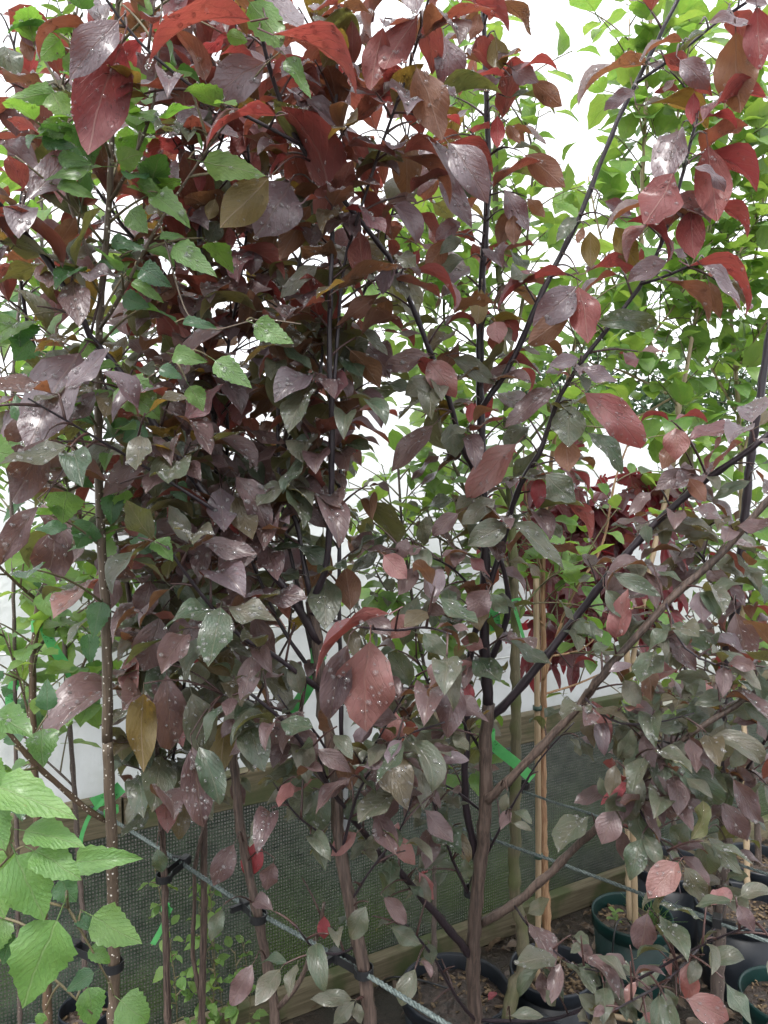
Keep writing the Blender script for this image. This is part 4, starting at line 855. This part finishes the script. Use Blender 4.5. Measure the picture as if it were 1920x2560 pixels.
tree_back('green_leaved_tree', 'lime green tree with pale tan branches against the white sky', 'tree',
  [(1362, 2040), (1357, 1819), (1355, 1519), (1400, 1250), (1465, 900), (1402, 734), (1385, 500), (1392, 300), (1400, 120), (1410, 0)], 2.40, 2.35, 14, 7, 'tan',
  [([(1465, 900), (1500, 700), (1530, 500), (1560, 300), (1570, 150)], 2.38, 2.4, 9), ([(1440, 850), (1340, 800), (1270, 780), (1230, 700)], 2.38, 2.3, 6), ([(1402, 734), (1330, 620), (1290, 480), (1270, 380)], 2.36, 2.3, 6), ([(1388, 480), (1450, 350), (1470, 200), (1500, 60)], 2.36, 2.4, 6), ([(1500, 700), (1590, 560), (1640, 450)], 2.38, 2.4, 6), ([(1392, 300), (1360, 150), (1360, 40)], 2.36, 2.3, 5), ([(1450, 860), (1370, 900), (1300, 880), (1240, 850)], 2.4, 2.45, 5), ([(1402, 734), (1470, 640), (1500, 560), (1540, 520)], 2.36, 2.3, 5)], .030, .088, lime_pick, t0=.5, ratio=(.6, .8), group='green trees behind', droop=.5)
tree_back('green_leaved_tree', 'lime green tree on a pale straight stem rising from the big black pot', 'tree',
  [(1615, 1935), (1610, 1700), (1605, 1400), (1600, 1000), (1585, 750), (1572, 600), (1575, 400), (1600, 200)], 2.44, 2.5, 12, 7, 'tan',
  [([(1600, 1000), (1640, 850), (1680, 700)], 2.46, 2.45, 6), ([(1595, 900), (1540, 800), (1500, 720), (1480, 650)], 2.46, 2.5, 6), ([(1580, 680), (1630, 560), (1650, 400), (1640, 280)], 2.48, 2.5, 6), ([(1605, 1300), (1540, 1200), (1470, 1120)], 2.45, 2.6, 5), ([(1606, 1450), (1660, 1350), (1690, 1250)], 2.45, 2.4, 5), ([(1590, 800), (1640, 720), (1690, 640)], 2.46, 2.4, 5)], .034, .086, lime_pick, t0=.4, ratio=(.6, .8), group='green trees behind')
def crim(p, k): return 'n'
tree_back('crimson_leaved_tree', 'small tree with hanging dark crimson lobed leaves before the tunnel', 'tree',
  [(1460, 1900), (1450, 1700), (1420, 1500), (1330, 1330), (1280, 1200), (1270, 1080)], 2.68, 2.45, 12, 6, 'grey',
  [([(1280, 1200), (1330, 1080), (1400, 1040), (1440, 1080)], 2.48, 2.5, 6), ([(1290, 1230), (1230, 1150), (1190, 1150), (1170, 1220)], 2.48, 2.4, 6), ([(1285, 1210), (1300, 1120), (1330, 1200), (1340, 1290)], 2.48, 2.45, 5), ([(1330, 1330), (1240, 1320), (1180, 1370), (1160, 1420)], 2.5, 2.45, 5), ([(1280, 1200), (1250, 1100), (1230, 1200), (1225, 1320)], 2.48, 2.42, 5), ([(1330, 1330), (1380, 1250), (1430, 1250), (1450, 1330)], 2.5, 2.5, 5), ([(1275, 1120), (1210, 1040), (1150, 1060), (1120, 1150)], 2.46, 2.4, 5)], .026, .092, crim, t0=.66, tw=(.03, .13), nl=(2, 4), ratio=(.9, 1.1), droop=1.3)
tree_back('crab_apple_tree', 'bronze leaved crab apple sapling in the far black pot', 'tree',
  [(1640, 1880), (1630, 1700), (1600, 1500), (1620, 1300), (1650, 1100)], 2.75, 2.6, 14, 6, 'grey',
  [([(1600, 1500), (1540, 1400), (1480, 1330)], 2.7, 2.6, 5), ([(1605, 1480), (1660, 1400), (1700, 1330)], 2.7, 2.6, 5), ([(1610, 1600), (1530, 1540), (1450, 1500)], 2.7, 2.65, 5), ([(1600, 1500), (1530, 1450), (1400, 1420)], 2.7, 2.6, 5), ([(1620, 1300), (1560, 1200), (1480, 1150)], 2.65, 2.6, 5)], .036, .06, lambda p, k: choose({'B': 1, 'K': 2, 'O': .6, 'M': .5, 'l': 1.6}), t0=.4, ratio=(.42, .58))
tree_back('slim_sapling', 'thin sapling in the dark blue black pot beside the netting', 'tree',
  [(939, 2119), (938, 1950), (938, 1744), (935, 1550), (900, 1350), (870, 1150), (860, 1000)], 2.03, 2.1, 12, 5, 'grey',
  [([(936, 1600), (980, 1450), (960, 1250), (940, 1100)], 2.05, 2.15, 5), ([(900, 1350), (820, 1250), (780, 1130)], 2.08, 2.15, 5), ([(936, 1650), (860, 1520), (800, 1420), (760, 1300)], 2.05, 2.15, 5), ([(936, 1700), (1000, 1600), (1020, 1480)], 2.05, 2.15, 5)], .034, .058, lambda p, k: choose({'l': 3, 'K': 1.4, 'O': .4}), t0=.35, ratio=(.55, .75))
# left background green shrub and pinnate-leaved tree
tree_back('green_leaved_tree', 'green tree filling the gaps behind the speckled birch stem', 'tree',
  [(180, 2000), (160, 1700), (140, 1400), (130, 1100), (110, 800), (90, 500), (100, 200)], 1.95, 1.9, 12, 6, 'grey',
  [([(140, 1300), (60, 1150), (10, 1000), (-20, 850)], 1.94, 1.9, 6), ([(130, 1000), (220, 850), (300, 700), (340, 550)], 1.95, 2.0, 6), ([(110, 800), (40, 650), (10, 500)], 1.93, 1.9, 5), ([(125, 1000), (30, 850), (-10, 700)], 1.93, 1.85, 5), ([(160, 1700), (60, 1600), (0, 1500)], 1.94, 1.9, 5), ([(150, 1550), (220, 1450), (300, 1400)], 1.95, 1.95, 5)], .034, .068, lambda p, k: choose({'l': 3, 'd': 1.2}), t0=.35, group='green trees behind', ratio=(.58, .78))
FAMILY['l2'] = 'r'; LM['l2'] = LM['l']
rw = tree_back('rowan_tree', 'slender tree with yellow green feathery leaflets beside the dark stemmed birch', 'tree',
  [(40, 2050), (35, 1700), (30, 1300), (25, 900), (60, 500), (140, 100), (150, -40)], 1.82, 1.75, 10, 5, 'grey',
  [([(25, 900), (0, 800), (-20, 700)], 1.8, 1.75, 4), ([(120, 180), (100, 60), (110, -20)], 1.76, 1.7, 4)], .16, .17, lambda p, k: 'l2', t0=.5, nl=(1, 2), ratio=(.4, .45))
# weeds growing up the netting
wd = Tree('weed_plant', 'yellow green weed climbing in front of the netting', 'plant', (*tp(-.62, -.12, 0)[:2], 0), 'gtwig', 'gtwig')
for k in range(7):
    b0 = tp(-.62 + rng.uniform(-.14, .14), -.10, 0); e = b0 + np.array([rng.uniform(-.06, .06), rng.uniform(-.03, .0), rng.uniform(.25, .62)])
    c = wd.branch([b0, b0 * .5 + e * .5 + np.array([.02, 0, 0]), e], .0016, .001, 'stem', sides=5, buds=False)
    foliate(wd, c, .1, 1, .03, (.01, .03), (1, 2), .035, lime_pick, ratio=(.5, .7))
wd.finish()

# ------------------------------------------------------------------ far hedge and trees
def far_tree(name, label, x, y, h, rx, n, cls, leaf):
    t = Tree(name, label, 'tree', (x, y, 0), 'grey', 'gtwig', 'trees beyond the tunnel')
    t.branch([(x, y, 0), (x + .1, y, h * .4), (x, y + .1, h * .85)], .13, .03, 'trunk')
    for k in range(7):
        a = rng.uniform(0, 6.28); z0 = h * rng.uniform(.2, .6); t.branch([(x, y, z0), (x + math.cos(a) * rx * .4, y + math.sin(a) * rx * .4, z0 + .12 * h), (x + math.cos(a) * rx * .8, y + math.sin(a) * rx * .8, z0 + .2 * h)], .05, .015, 'limb')
    cl = [(nrm(rng.normal(0, 1, 3)) * rng.uniform(.4, 1) ** .5, rng.uniform(.18, .36)) for _ in range(46)]
    for _ in range(n):
        c, rr = cl[int(rng.integers(len(cl)))]; q = c + rv() * rr * rng.random() ** .4
        p = np.array([x + q[0] * rx, y + q[1] * rx, h * .56 + q[2] * h * .46])
        if p[2] < .1: continue
        ch = rv() + UP * .2; L = leaf * rng.uniform(.6, 1.4); t.leaf(p, ch, UP + rv(), L, L * .5, cls)
    t.finish(0)
for i, (x, y, h, rx, cls, lb) in enumerate(((3.5, 13, 3.9, 1.6, 'c', 'dark feathery conifer rising just beyond the tunnel roof'), (5.8, 13.5, 3.5, 1.9, 'c', 'dense dark hedge tree beyond the tunnel behind the pale tan branches'), (7.8, 12.5, 3.7, 1.9, 'd', 'rounded mid green tree beyond the tunnel by the dark right stem'), (10.5, 13, 3.3, 2, 'c', 'dark hedge tree furthest along beyond the tunnel'))):
    far_tree('far_tree', lb, x, y, h, rx, 6000, cls, .12)

# ------------------------------------------------------------------ pots
def pot(name, label, x, y, r, h, mat, hose=None, group='nursery plant pots', chips=110):
    o = thing(name, label, 'pot', (x, y, 0), group); n = 40; rb = r * .80
    prof_ = [(rb * .97, 0), (rb, .006), (r * .955, h - .045), (r * 1.0, h - .040), (r * 1.02, h - .006), (r * 1.01, h), (r * .975, h), (r * .955, h - .006), (r * .93, h - .05), (r * .92, h - .07)]
    def turned(nm, pr, par, floor):
        V, Fc = [], []
        for q, z in pr:
            for k in range(n): a = 2 * math.pi * k / n; V.append((q * math.cos(a), q * math.sin(a), z))
        for i in range(len(pr) - 1):
            for k in range(n): Fc.append((i * n + k, i * n + (k + 1) % n, (i + 1) * n + (k + 1) % n, (i + 1) * n + k))
        if floor: Fc.append(tuple(range(n))[::-1])
        return obj(nm, mesh(nm, V, Fc, mat), par)
    body = turned('pot_body', prof_[:3] + [(r * .93, h - .045), (r * .92, h - .07)], o, True)
    turned('rim', [(r * .952, h - .046)] + prof_[3:9] + [(r * .928, h - .052)], body, False)
    V, Fc = [(0, 0, h - .028)], []; rings = 6
    for i in range(1, rings + 1):
        for k in range(n): a = 2 * math.pi * k / n; q = r * .935 * i / rings; V.append((q * math.cos(a), q * math.sin(a), h - .034 - .010 * (i / rings) ** 2 + rng.normal(0, .0035)))
    for k in range(n): Fc.append((0, 1 + k, 1 + (k + 1) % n))
    for i in range(rings - 1):
        for k in range(n): Fc.append((1 + i * n + k, 1 + (i + 1) * n + k, 1 + (i + 1) * n + (k + 1) % n, 1 + i * n + (k + 1) % n))
    obj('potting_mix', mesh('potting_mix', V, Fc, MAT['mix']), o)
    mb = MB()
    for _ in range(chips):
        a, q = rng.uniform(0, 6.28), r * .88 * math.sqrt(rng.random()); d = rv(); d[2] *= .3; d = nrm(d); e = nrm(np.cross(d, [.1, .2, 1])); f = np.cross(d, e); L = rng.uniform(.004, .013)
        mb.box((q * math.cos(a), q * math.sin(a), h - .034), d * L, e * L * .4, f * .0016)
    c = mb.build('wood_chips', CHIP, o, smooth=False); c['kind'] = 'stuff'
    return o
def chip_mat():
    m = N('wood_chip'); g = m.n('TexCoord').outputs['Object']; n = m.noise(g, 55, 2)
    return m.finish(m.pbsdf(m.mix(m.mapr(n, .38, .62), (.035, .024, .016), (.17, .12, .07)), .7, .3))
CHIP = chip_mat()
pot('plant_pot', 'dark blue black pot with a thin sapling and a fallen red leaf', .197, 2.03, .15, .28, MAT['pot'], chips=70)
pot('plant_pot', 'black pot of pale wood chips holding the peeling orange stem', .482, 2.11, .118, .28, MAT['pot'], chips=220)
pot('plant_pot', 'green plastic pot with a caned tree, grass tuft and small seedling', .80, 2.38, .125, .28, MAT['pot_green'], chips=120)
pot('plant_pot', 'black pot holding the mossy crooked trunk', .365, 1.82, .115, .28, MAT['pot'], chips=120)
pot('plant_pot', 'large black pot with a pale stem beside the grey speckled trunk', 1.176, 2.436, .142, .28, MAT['pot'], chips=150)
pot('plant_pot', 'black pot against the netting behind the green pot', 1.04, 2.70, .125, .28, MAT['pot'], chips=90)
pot('plant_pot', 'black pot standing furthest along the netting', 1.38, 2.73, .12, .28, MAT['pot'], chips=90)
pot('plant_pot', 'green plastic pot at the foot of the large black pot', 1.12, 2.02, .13, .26, MAT['pot_green'], chips=100)
for t_, lb in ((A, 'black pot of the straight ridged purple trunk'), (B, 'black pot of the purple tree tied to the near rope'), (Ct, 'black pot of the purple tree with curved side branch'), (Dt, 'black pot of the slim straight purple tree'), (Et, 'black pot of the slim forked purple tree'), (Rt, 'black pot of the grey speckled trunk'), (Fb, 'black pot of the white speckled birch'), (Gb, 'black pot of the dark stemmed birch'), (Hb, 'black pot of the fresh green birch')):
    pot('plant_pot', lb, t_.base[0], t_.base[1], .058 if t_ in (Dt, Et) else .08 if t_ is Gb else .12, .27, MAT['pot'], chips=60)
for o in [o for o in COL.objects if o.name.startswith(('green_leaved_tree', 'rowan_tree', 'crimson', 'crab_apple')) and o.parent is None]:
    x, y = o.location.x, o.location.y
    if any(math.hypot(x - p.location.x, y - p.location.y) < .14 for p in COL.objects if p.name.startswith('plant_pot') and p.parent is None): continue
    pot('plant_pot', 'small black pot of the ' + o['label'].split(' ', 1)[0] + ' tree behind the dark stemmed birch' if o.name.startswith('green') else 'small black pot of the ' + o.name.split('.')[0].replace('_', ' '), x, y, .068, .28, MAT['pot'], chips=40)

# canes and ties
def cane(label, pts, r, top=None):
    pts = np.array(pts); c = catmull(pts, 30); rr = np.full(30, r); rr[::6] *= 1.12; o = thing('bamboo_cane', label, 'cane', pts[0], 'bamboo canes')
    cs = MB().tube(c - pts[0], rr, 8).build('cane_stem', MAT['cane'], o)
    for k in (10, 20):
        V = [c[k] - pts[0] - UP * .006, c[k] - pts[0] + UP * .006]; MB().tube(V, r * 1.5, 10).build('tie_band', MAT['dtie'], cs)
cane('bamboo cane tied beside the orange peeling stem', [[.44, 2.10, .2], D(1163, 1819, 2.1), D(1160, 1469, 2.1), D(1158, 1250, 2.12)], .0085)
cane('bamboo cane standing in the green pot by the netting', [[.80, 2.34, .2], D(1368, 1819, 2.32), D(1360, 1519, 2.32), D(1352, 1380, 2.33)], .010)
cane('fallen bamboo cane lying on the leaf litter between pots', [[.33, 2.36, .02], [.62, 2.28, .03], [.97, 2.17, .02]], .008)
# ------------------------------------------------------------------ ropes, clips
def rope(label, pts, r=.0055):
    pts = np.array(pts); n = int(np.linalg.norm(np.diff(pts, axis=0), axis=1).sum() / .0035); c = catmull(pts, n); o = thing('rope', label, 'rope', pts[0], 'support ropes')
    d = nrm(pts[-1] - pts[0]); a = nrm(np.cross(d, UP)); b = np.cross(d, a); s_ = np.arange(n) * .0035
    for k in range(3):
        ph = s_ / .034 * 2 * math.pi + k * 2.094
        q = c + r * .55 * (np.cos(ph)[:, None] * a + np.sin(ph)[:, None] * b) - pts[0]
        MB().tube(q, r * .58, 5).build('strand', MAT['rope'], o)
    return c
def onz(t, u, v, z=.80): x, y = T(t, u, v); return PZ(x, y, z)
def to_wall(a, b):
    d = nrm(np.array(a) - np.array(b)); k = (-.045 - np.dot(a - TO, TN)) / np.dot(d, TN); q = a + d * k; q[2] = .80; return q
def to_end(a, b):
    d = nrm(np.array(b) - np.array(a)); k = (b[1] - .42) / -d[1]; q = b + d * k; q[2] = .80; return q
r1 = [onz(5, 560, 640), onz(5, 700, 735), onz(5, 1040, 960), onz(5, 1430, 1180), onz(6, 130, 1400), onz(6, 520, 1640)]
rope('twisted rope passing in front of the mossy netting to the near purple trunks', [to_wall(r1[1], r1[3])] + r1[1:] + [to_end(r1[1], r1[-1])], .0046)
r2 = [onz(6, 470, 690), onz(6, 700, 770), onz(6, 1130, 930), onz(6, 1440, 1040), onz(6, 1659, 1130)]
rope('twisted rope running from the ridged trunk past the green pot', [to_wall(r2[0], r2[3])] + r2 + [to_end(r2[0], r2[-1])], .0038)
r3 = [onz(6, 540, 460), onz(6, 740, 530), onz(6, 900, 580), onz(6, 1100, 650)]
rope('thin rope behind the cane leading towards the mossy post', [to_wall(r3[0], r3[3])] + r3 + [to_end(r3[0], r3[-1])], .0032)
def post_at(p, lb):
    o = thing('rope_post', lb, 'post', (p[0], p[1], 0), 'rope end posts'); MB().tube([(0, 0, 0), (0, 0, .5), (0, 0, 1.0)], .03, 10).build('shaft', MAT['post'], o)
    MB().tube([(0, 0, .79), (0, 0, .81)], .034, 10).build('band', MAT['tie'], o)
post_at(to_end(r1[1], r1[-1]), 'wooden post at the end of the near rope'); post_at(to_end(r2[0], r2[-1]), 'wooden post at the end of the rope past the pots'); post_at(to_end(r3[0], r3[-1]), 'wooden post at the end of the thin rope')
def clip(label, p, stem, r=.016):
    p = np.asarray(p); stem = np.asarray(stem); d = stem - p; d[2] = 0; L = np.linalg.norm(d); d = nrm(d) if L > 1e-4 else np.array([1., 0, 0]); e = np.cross(UP, d)
    o = thing('tree_tie', label, 'tie', p, 'black tree ties'); q = max(L, .02)
    bevel(MB().box((0, 0, 0), d * .012, e * .009, UP * .011).build('buckle', MAT['tie'], o, smooth=False), .002)
    loop = [d * (q + r * math.cos(a)) + e * r * math.sin(a) for a in np.linspace(-2.6, 2.6, 15)]; loop = [d * .01 - e * .008] + loop + [d * .01 + e * .008]
    V, Fc = [], []
    for i, c in enumerate(loop):
        V += [c - UP * .008, c + UP * .008, c * 1.0 + UP * .008 + nrm(c - d * q) * .002, c - UP * .008 + nrm(c - d * q) * .002]
    for i in range(len(loop) - 1):
        for k in range(4): Fc.append((i * 4 + k, i * 4 + (k + 1) % 4, i * 4 + 4 + (k + 1) % 4, i * 4 + 4 + k))
    obj('strap', mesh('strap', V, Fc, MAT['tie'], smooth=False), o)
    MB().box(-e * .02, d * .004, e * .014, UP * .006).build('tail', MAT['tie'], o, smooth=False)
def stem_at(tr, z, p): 
    S_ = np.vstack(tr.samples); S_ = S_[np.abs(S_[:, 2] - z) < .03]; return S_[np.linalg.norm(S_ - p, axis=1).argmin()]
for lb, t, u, v, tr in (('black tie looping the slim straight purple stem', 5, 800, 780, Dt), ('black tie holding the reddish trunk to the near rope', 5, 1060, 970, Ct), ('black tie holding the near purple trunk to the rope', 5, 1450, 1190, B), ('black tie on the rope behind the speckled birch', 5, 320, 1150, Fb), ('black tie on the ridged trunk', 6, 445, 685, A)):
    p = onz(t, u, v); clip(lb, p, stem_at(tr, .8, p))
p = onz(6, 1440, 1040); clip('black tie around the grey speckled trunk', p, stem_at(Rt, .8, p), .02)
p = onz(6, 560, 466); clip('small black tie on the thin rope at the mossy trunk', p, p + np.array([.03, .02, 0]), .018)
# ------------------------------------------------------------------ green plant labels
def strip(label, pts, Y, w, band=None, twist=.3, mat='label', name='plant_label', group='green plant labels'):
    def on_rail(x, y): d = ray(x * DS, y * DS); o_ = np.array([0, 0, CAMZ]); return o_ + d * ((-.056 - np.dot(o_ - TO, TN)) / np.dot(d, TN))
    c = catmull([on_rail(x, y) if Y is None else D(x, y, Y + k * .006) for k, (x, y) in enumerate(pts)], 14); o = thing(name, label, 'label', c[0], group)
    V, U_, Fc = [], [], []; L = 0
    for i in range(14):
        tn = nrm(c[min(i + 1, 13)] - c[max(i - 1, 0)]); a = nrm(np.cross(tn, [0, 1, 0])); n_ = np.cross(a, tn); an = twist * (i / 13 - .3); q = math.cos(an) * a + math.sin(an) * n_
        if i: L += np.linalg.norm(c[i] - c[i - 1])
        for sg in (-1, 1):
            for th in (-.0004, .0004): V.append(c[i] + q * sg * w / 2 + n_ * th - c[0]); U_.append((L, sg * w / 2))
    for i in range(13):
        b, d = i * 4, i * 4 + 4; Fc += [(b, d, d + 2, b + 2), (b + 1, b + 3, d + 3, d + 1), (b, b + 1, d + 1, d), (b + 2, d + 2, d + 3, b + 3)]
    obj('strip', mesh('strip', V, Fc, MAT[mat], uv=U_, smooth=False), o)
    if band is not None:
        p, r, h = band; p = np.asarray(p); k = 16; V, Fc = [], []
        for z in (-h / 2, h / 2):
            for j in range(k): an = 2 * math.pi * j / k; V.append(p + np.array([math.cos(an) * r, math.sin(an) * r, z + .25 * r * math.cos(an)]) - c[0])
        for j in range(k): Fc.append((j, (j + 1) % k, k + (j + 1) % k, k + j))
        obj('loop', mesh('loop', V, Fc, MAT[mat], uv=[(.2, 0)] * len(V)), o)
strip('green label flag bent over the lowest branch of the speckled birch', [(262, 1700), (235, 1722), (200, 1735)], 1.303, .022, (D(240, 1752, 1.315), .0125, .012))
strip('thin green label tail hanging below the birch flag', [(225, 1728), (195, 1760), (178, 1800), (174, 1822)], 1.295, .007)
strip('long green label with pen writing sloping from the dark birch stem', [(92, 1345), (110, 1390), (150, 1450), (205, 1515)], 1.70, .024, (D(80, 1350, 1.715), .0125, .026))
strip('green label partly showing on the feathery leaved tree', [(30, 1478), (22, 1515), (45, 1565)], 1.80, .024, (D(32, 1475, 1.81), .009, .02))
strip('bright green label dangling from the near purple trunk below its fork', [(690, 1420), (672, 1470), (650, 1510), (625, 1545)], 1.33, .022, (D(688, 1412, 1.315), .014, .024))
strip('green label looped where the ridged trunk forks', [(1048, 1310), (1066, 1325), (1070, 1362)], 1.52, .022, (D(1047, 1330, 1.535), .015, .024))
strip('narrow green label tail hanging behind the ridged fork', [(1108, 1302), (1120, 1340), (1132, 1382)], 1.985, .009, (D(1113, 1300, 2.0), .016, .012))
strip('broad green label slanting across the netting behind the ridged trunk', [(1040, 1585), (1075, 1618), (1115, 1650), (1150, 1682)], 1.58, .023, (D(1052, 1590, 1.57), .017, .02), .25)
strip('green label strip hanging beside the slim straight stem', [(368, 1960), (352, 2000), (330, 2040)], 1.66, .012, (D(357, 1960, 1.675), .0095, .01))
strip('white label strip fixed on the wooden rail above the netting', [(1375, 1530), (1410, 1525), (1452, 1518)], None, .02, None, .0, 'white_label', 'white_plant_label', None)
# ------------------------------------------------------------------ drip tubes
def hose(label, pts):
    pts = np.array(pts); o = tag(MB().tube(catmull(pts, 24) - pts[0], .0028, 6).build('drip_tube', MAT['hose']), label, 'tube', 'black drip tubes'); o.location = pts[0]
hose('black drip tube curling into the dark blue black pot', [onz(6, -30, 1330, .1), onz(6, 30, 1285, .30), onz(6, 150, 1295, .30), onz(6, 300, 1340, .255)])
hose('black drip tube arching into the chip filled pot', [(.62, 2.05, .01), (.62, 2.05, .29), (.57, 2.09, .30), (.52, 2.10, .255)])
hose('black drip tube arching into the green pot of the caned tree', [(.68, 2.22, .01), (.70, 2.24, .30), (.75, 2.30, .31), (.79, 2.36, .255)])
hose('black drip tube bending up to the green pot by the large black pot', [(.93, 1.86, .0), (.94, 1.87, .12), (1.0, 1.92, .24), (1.06, 1.98, .24)])
# ------------------------------------------------------------------ grass tuft and seedlings in the green pot
gt = MB()
for _ in range(26):
    x, y = .86 + rng.normal(0, .012), 2.36 + rng.normal(0, .012); d = np.array([rng.normal(0, .03), rng.normal(0, .03), rng.uniform(.05, .11)])
    gt.tube([(x, y, .245), np.array([x, y, .245]) + d * .55, np.array([x, y, .245]) + d + np.array([d[0] * .5, d[1] * .5, -.005])], [.0011, .0009, .0003], 3)
G = thing('grass_tuft', 'bright green grass tuft beside the cane in the green pot', 'grass', (.86, 2.36, .245)); gt.build('blades', LM['l'], G, origin=(.86, 2.36, .245))
sdl = Tree('seedling', 'small light green seedling growing in the green pot', 'plant', (.735, 2.35, .245), 'gtwig', 'gtwig')
c = sdl.branch([(.735, 2.35, .24), (.736, 2.35, .27), (.735, 2.348, .30)], .0015, .001, 'stem', buds=False, sides=5)
for k in range(6):
    a = k * 1.05; sdl.leaf(c[-1 - (k % 2) * 2], np.array([math.cos(a), math.sin(a), .15]), UP, .03, .015, 'l')
sdl.finish()
fl = obj('fallen_leaf', leaf_mesh('p1', 'S')); fl.matrix_basis = Matrix.Translation((.285, 2.00, .262)) @ Matrix.Rotation(.7, 4, 'Z') @ Matrix.Rotation(-.15, 4, 'Y') @ Matrix.Diagonal((.035, .02, .035, 1))
tag(fl, 'fallen scarlet leaf lying on the potting mix', 'leaf')
# ------------------------------------------------------------------ leaf litter
lt = Tree('leaf_litter', 'brown wet leaf litter covering the soil between pots', 'litter', (1, 2.5, 0), 'grey')
lt.root['kind'] = 'stuff'
for _ in range(5000):
    x, y = rng.uniform(-2.2, 3.2), rng.uniform(1.1, 4.2)
    if np.dot(np.array([x, y, 0]) - TO, TN) > -.05: continue
    ch = rv(); ch[2] *= .25; L = rng.uniform(.02, .065); lt.leaf(np.array([x, y, rng.uniform(.004, .02)]), ch, UP + rv() * .5, L, L * rng.uniform(.4, .65), 'w')
lt.finish(0)
lo = [o for o in lt.root.children][0]; lo.parent = None; lo.location = lt.base; tag(lo, 'brown wet leaf litter covering the soil between pots', 'litter', kind='stuff'); lo.name = 'leaf_litter_layer'
bpy.data.objects.remove(lt.root); lo.name = 'leaf_litter'
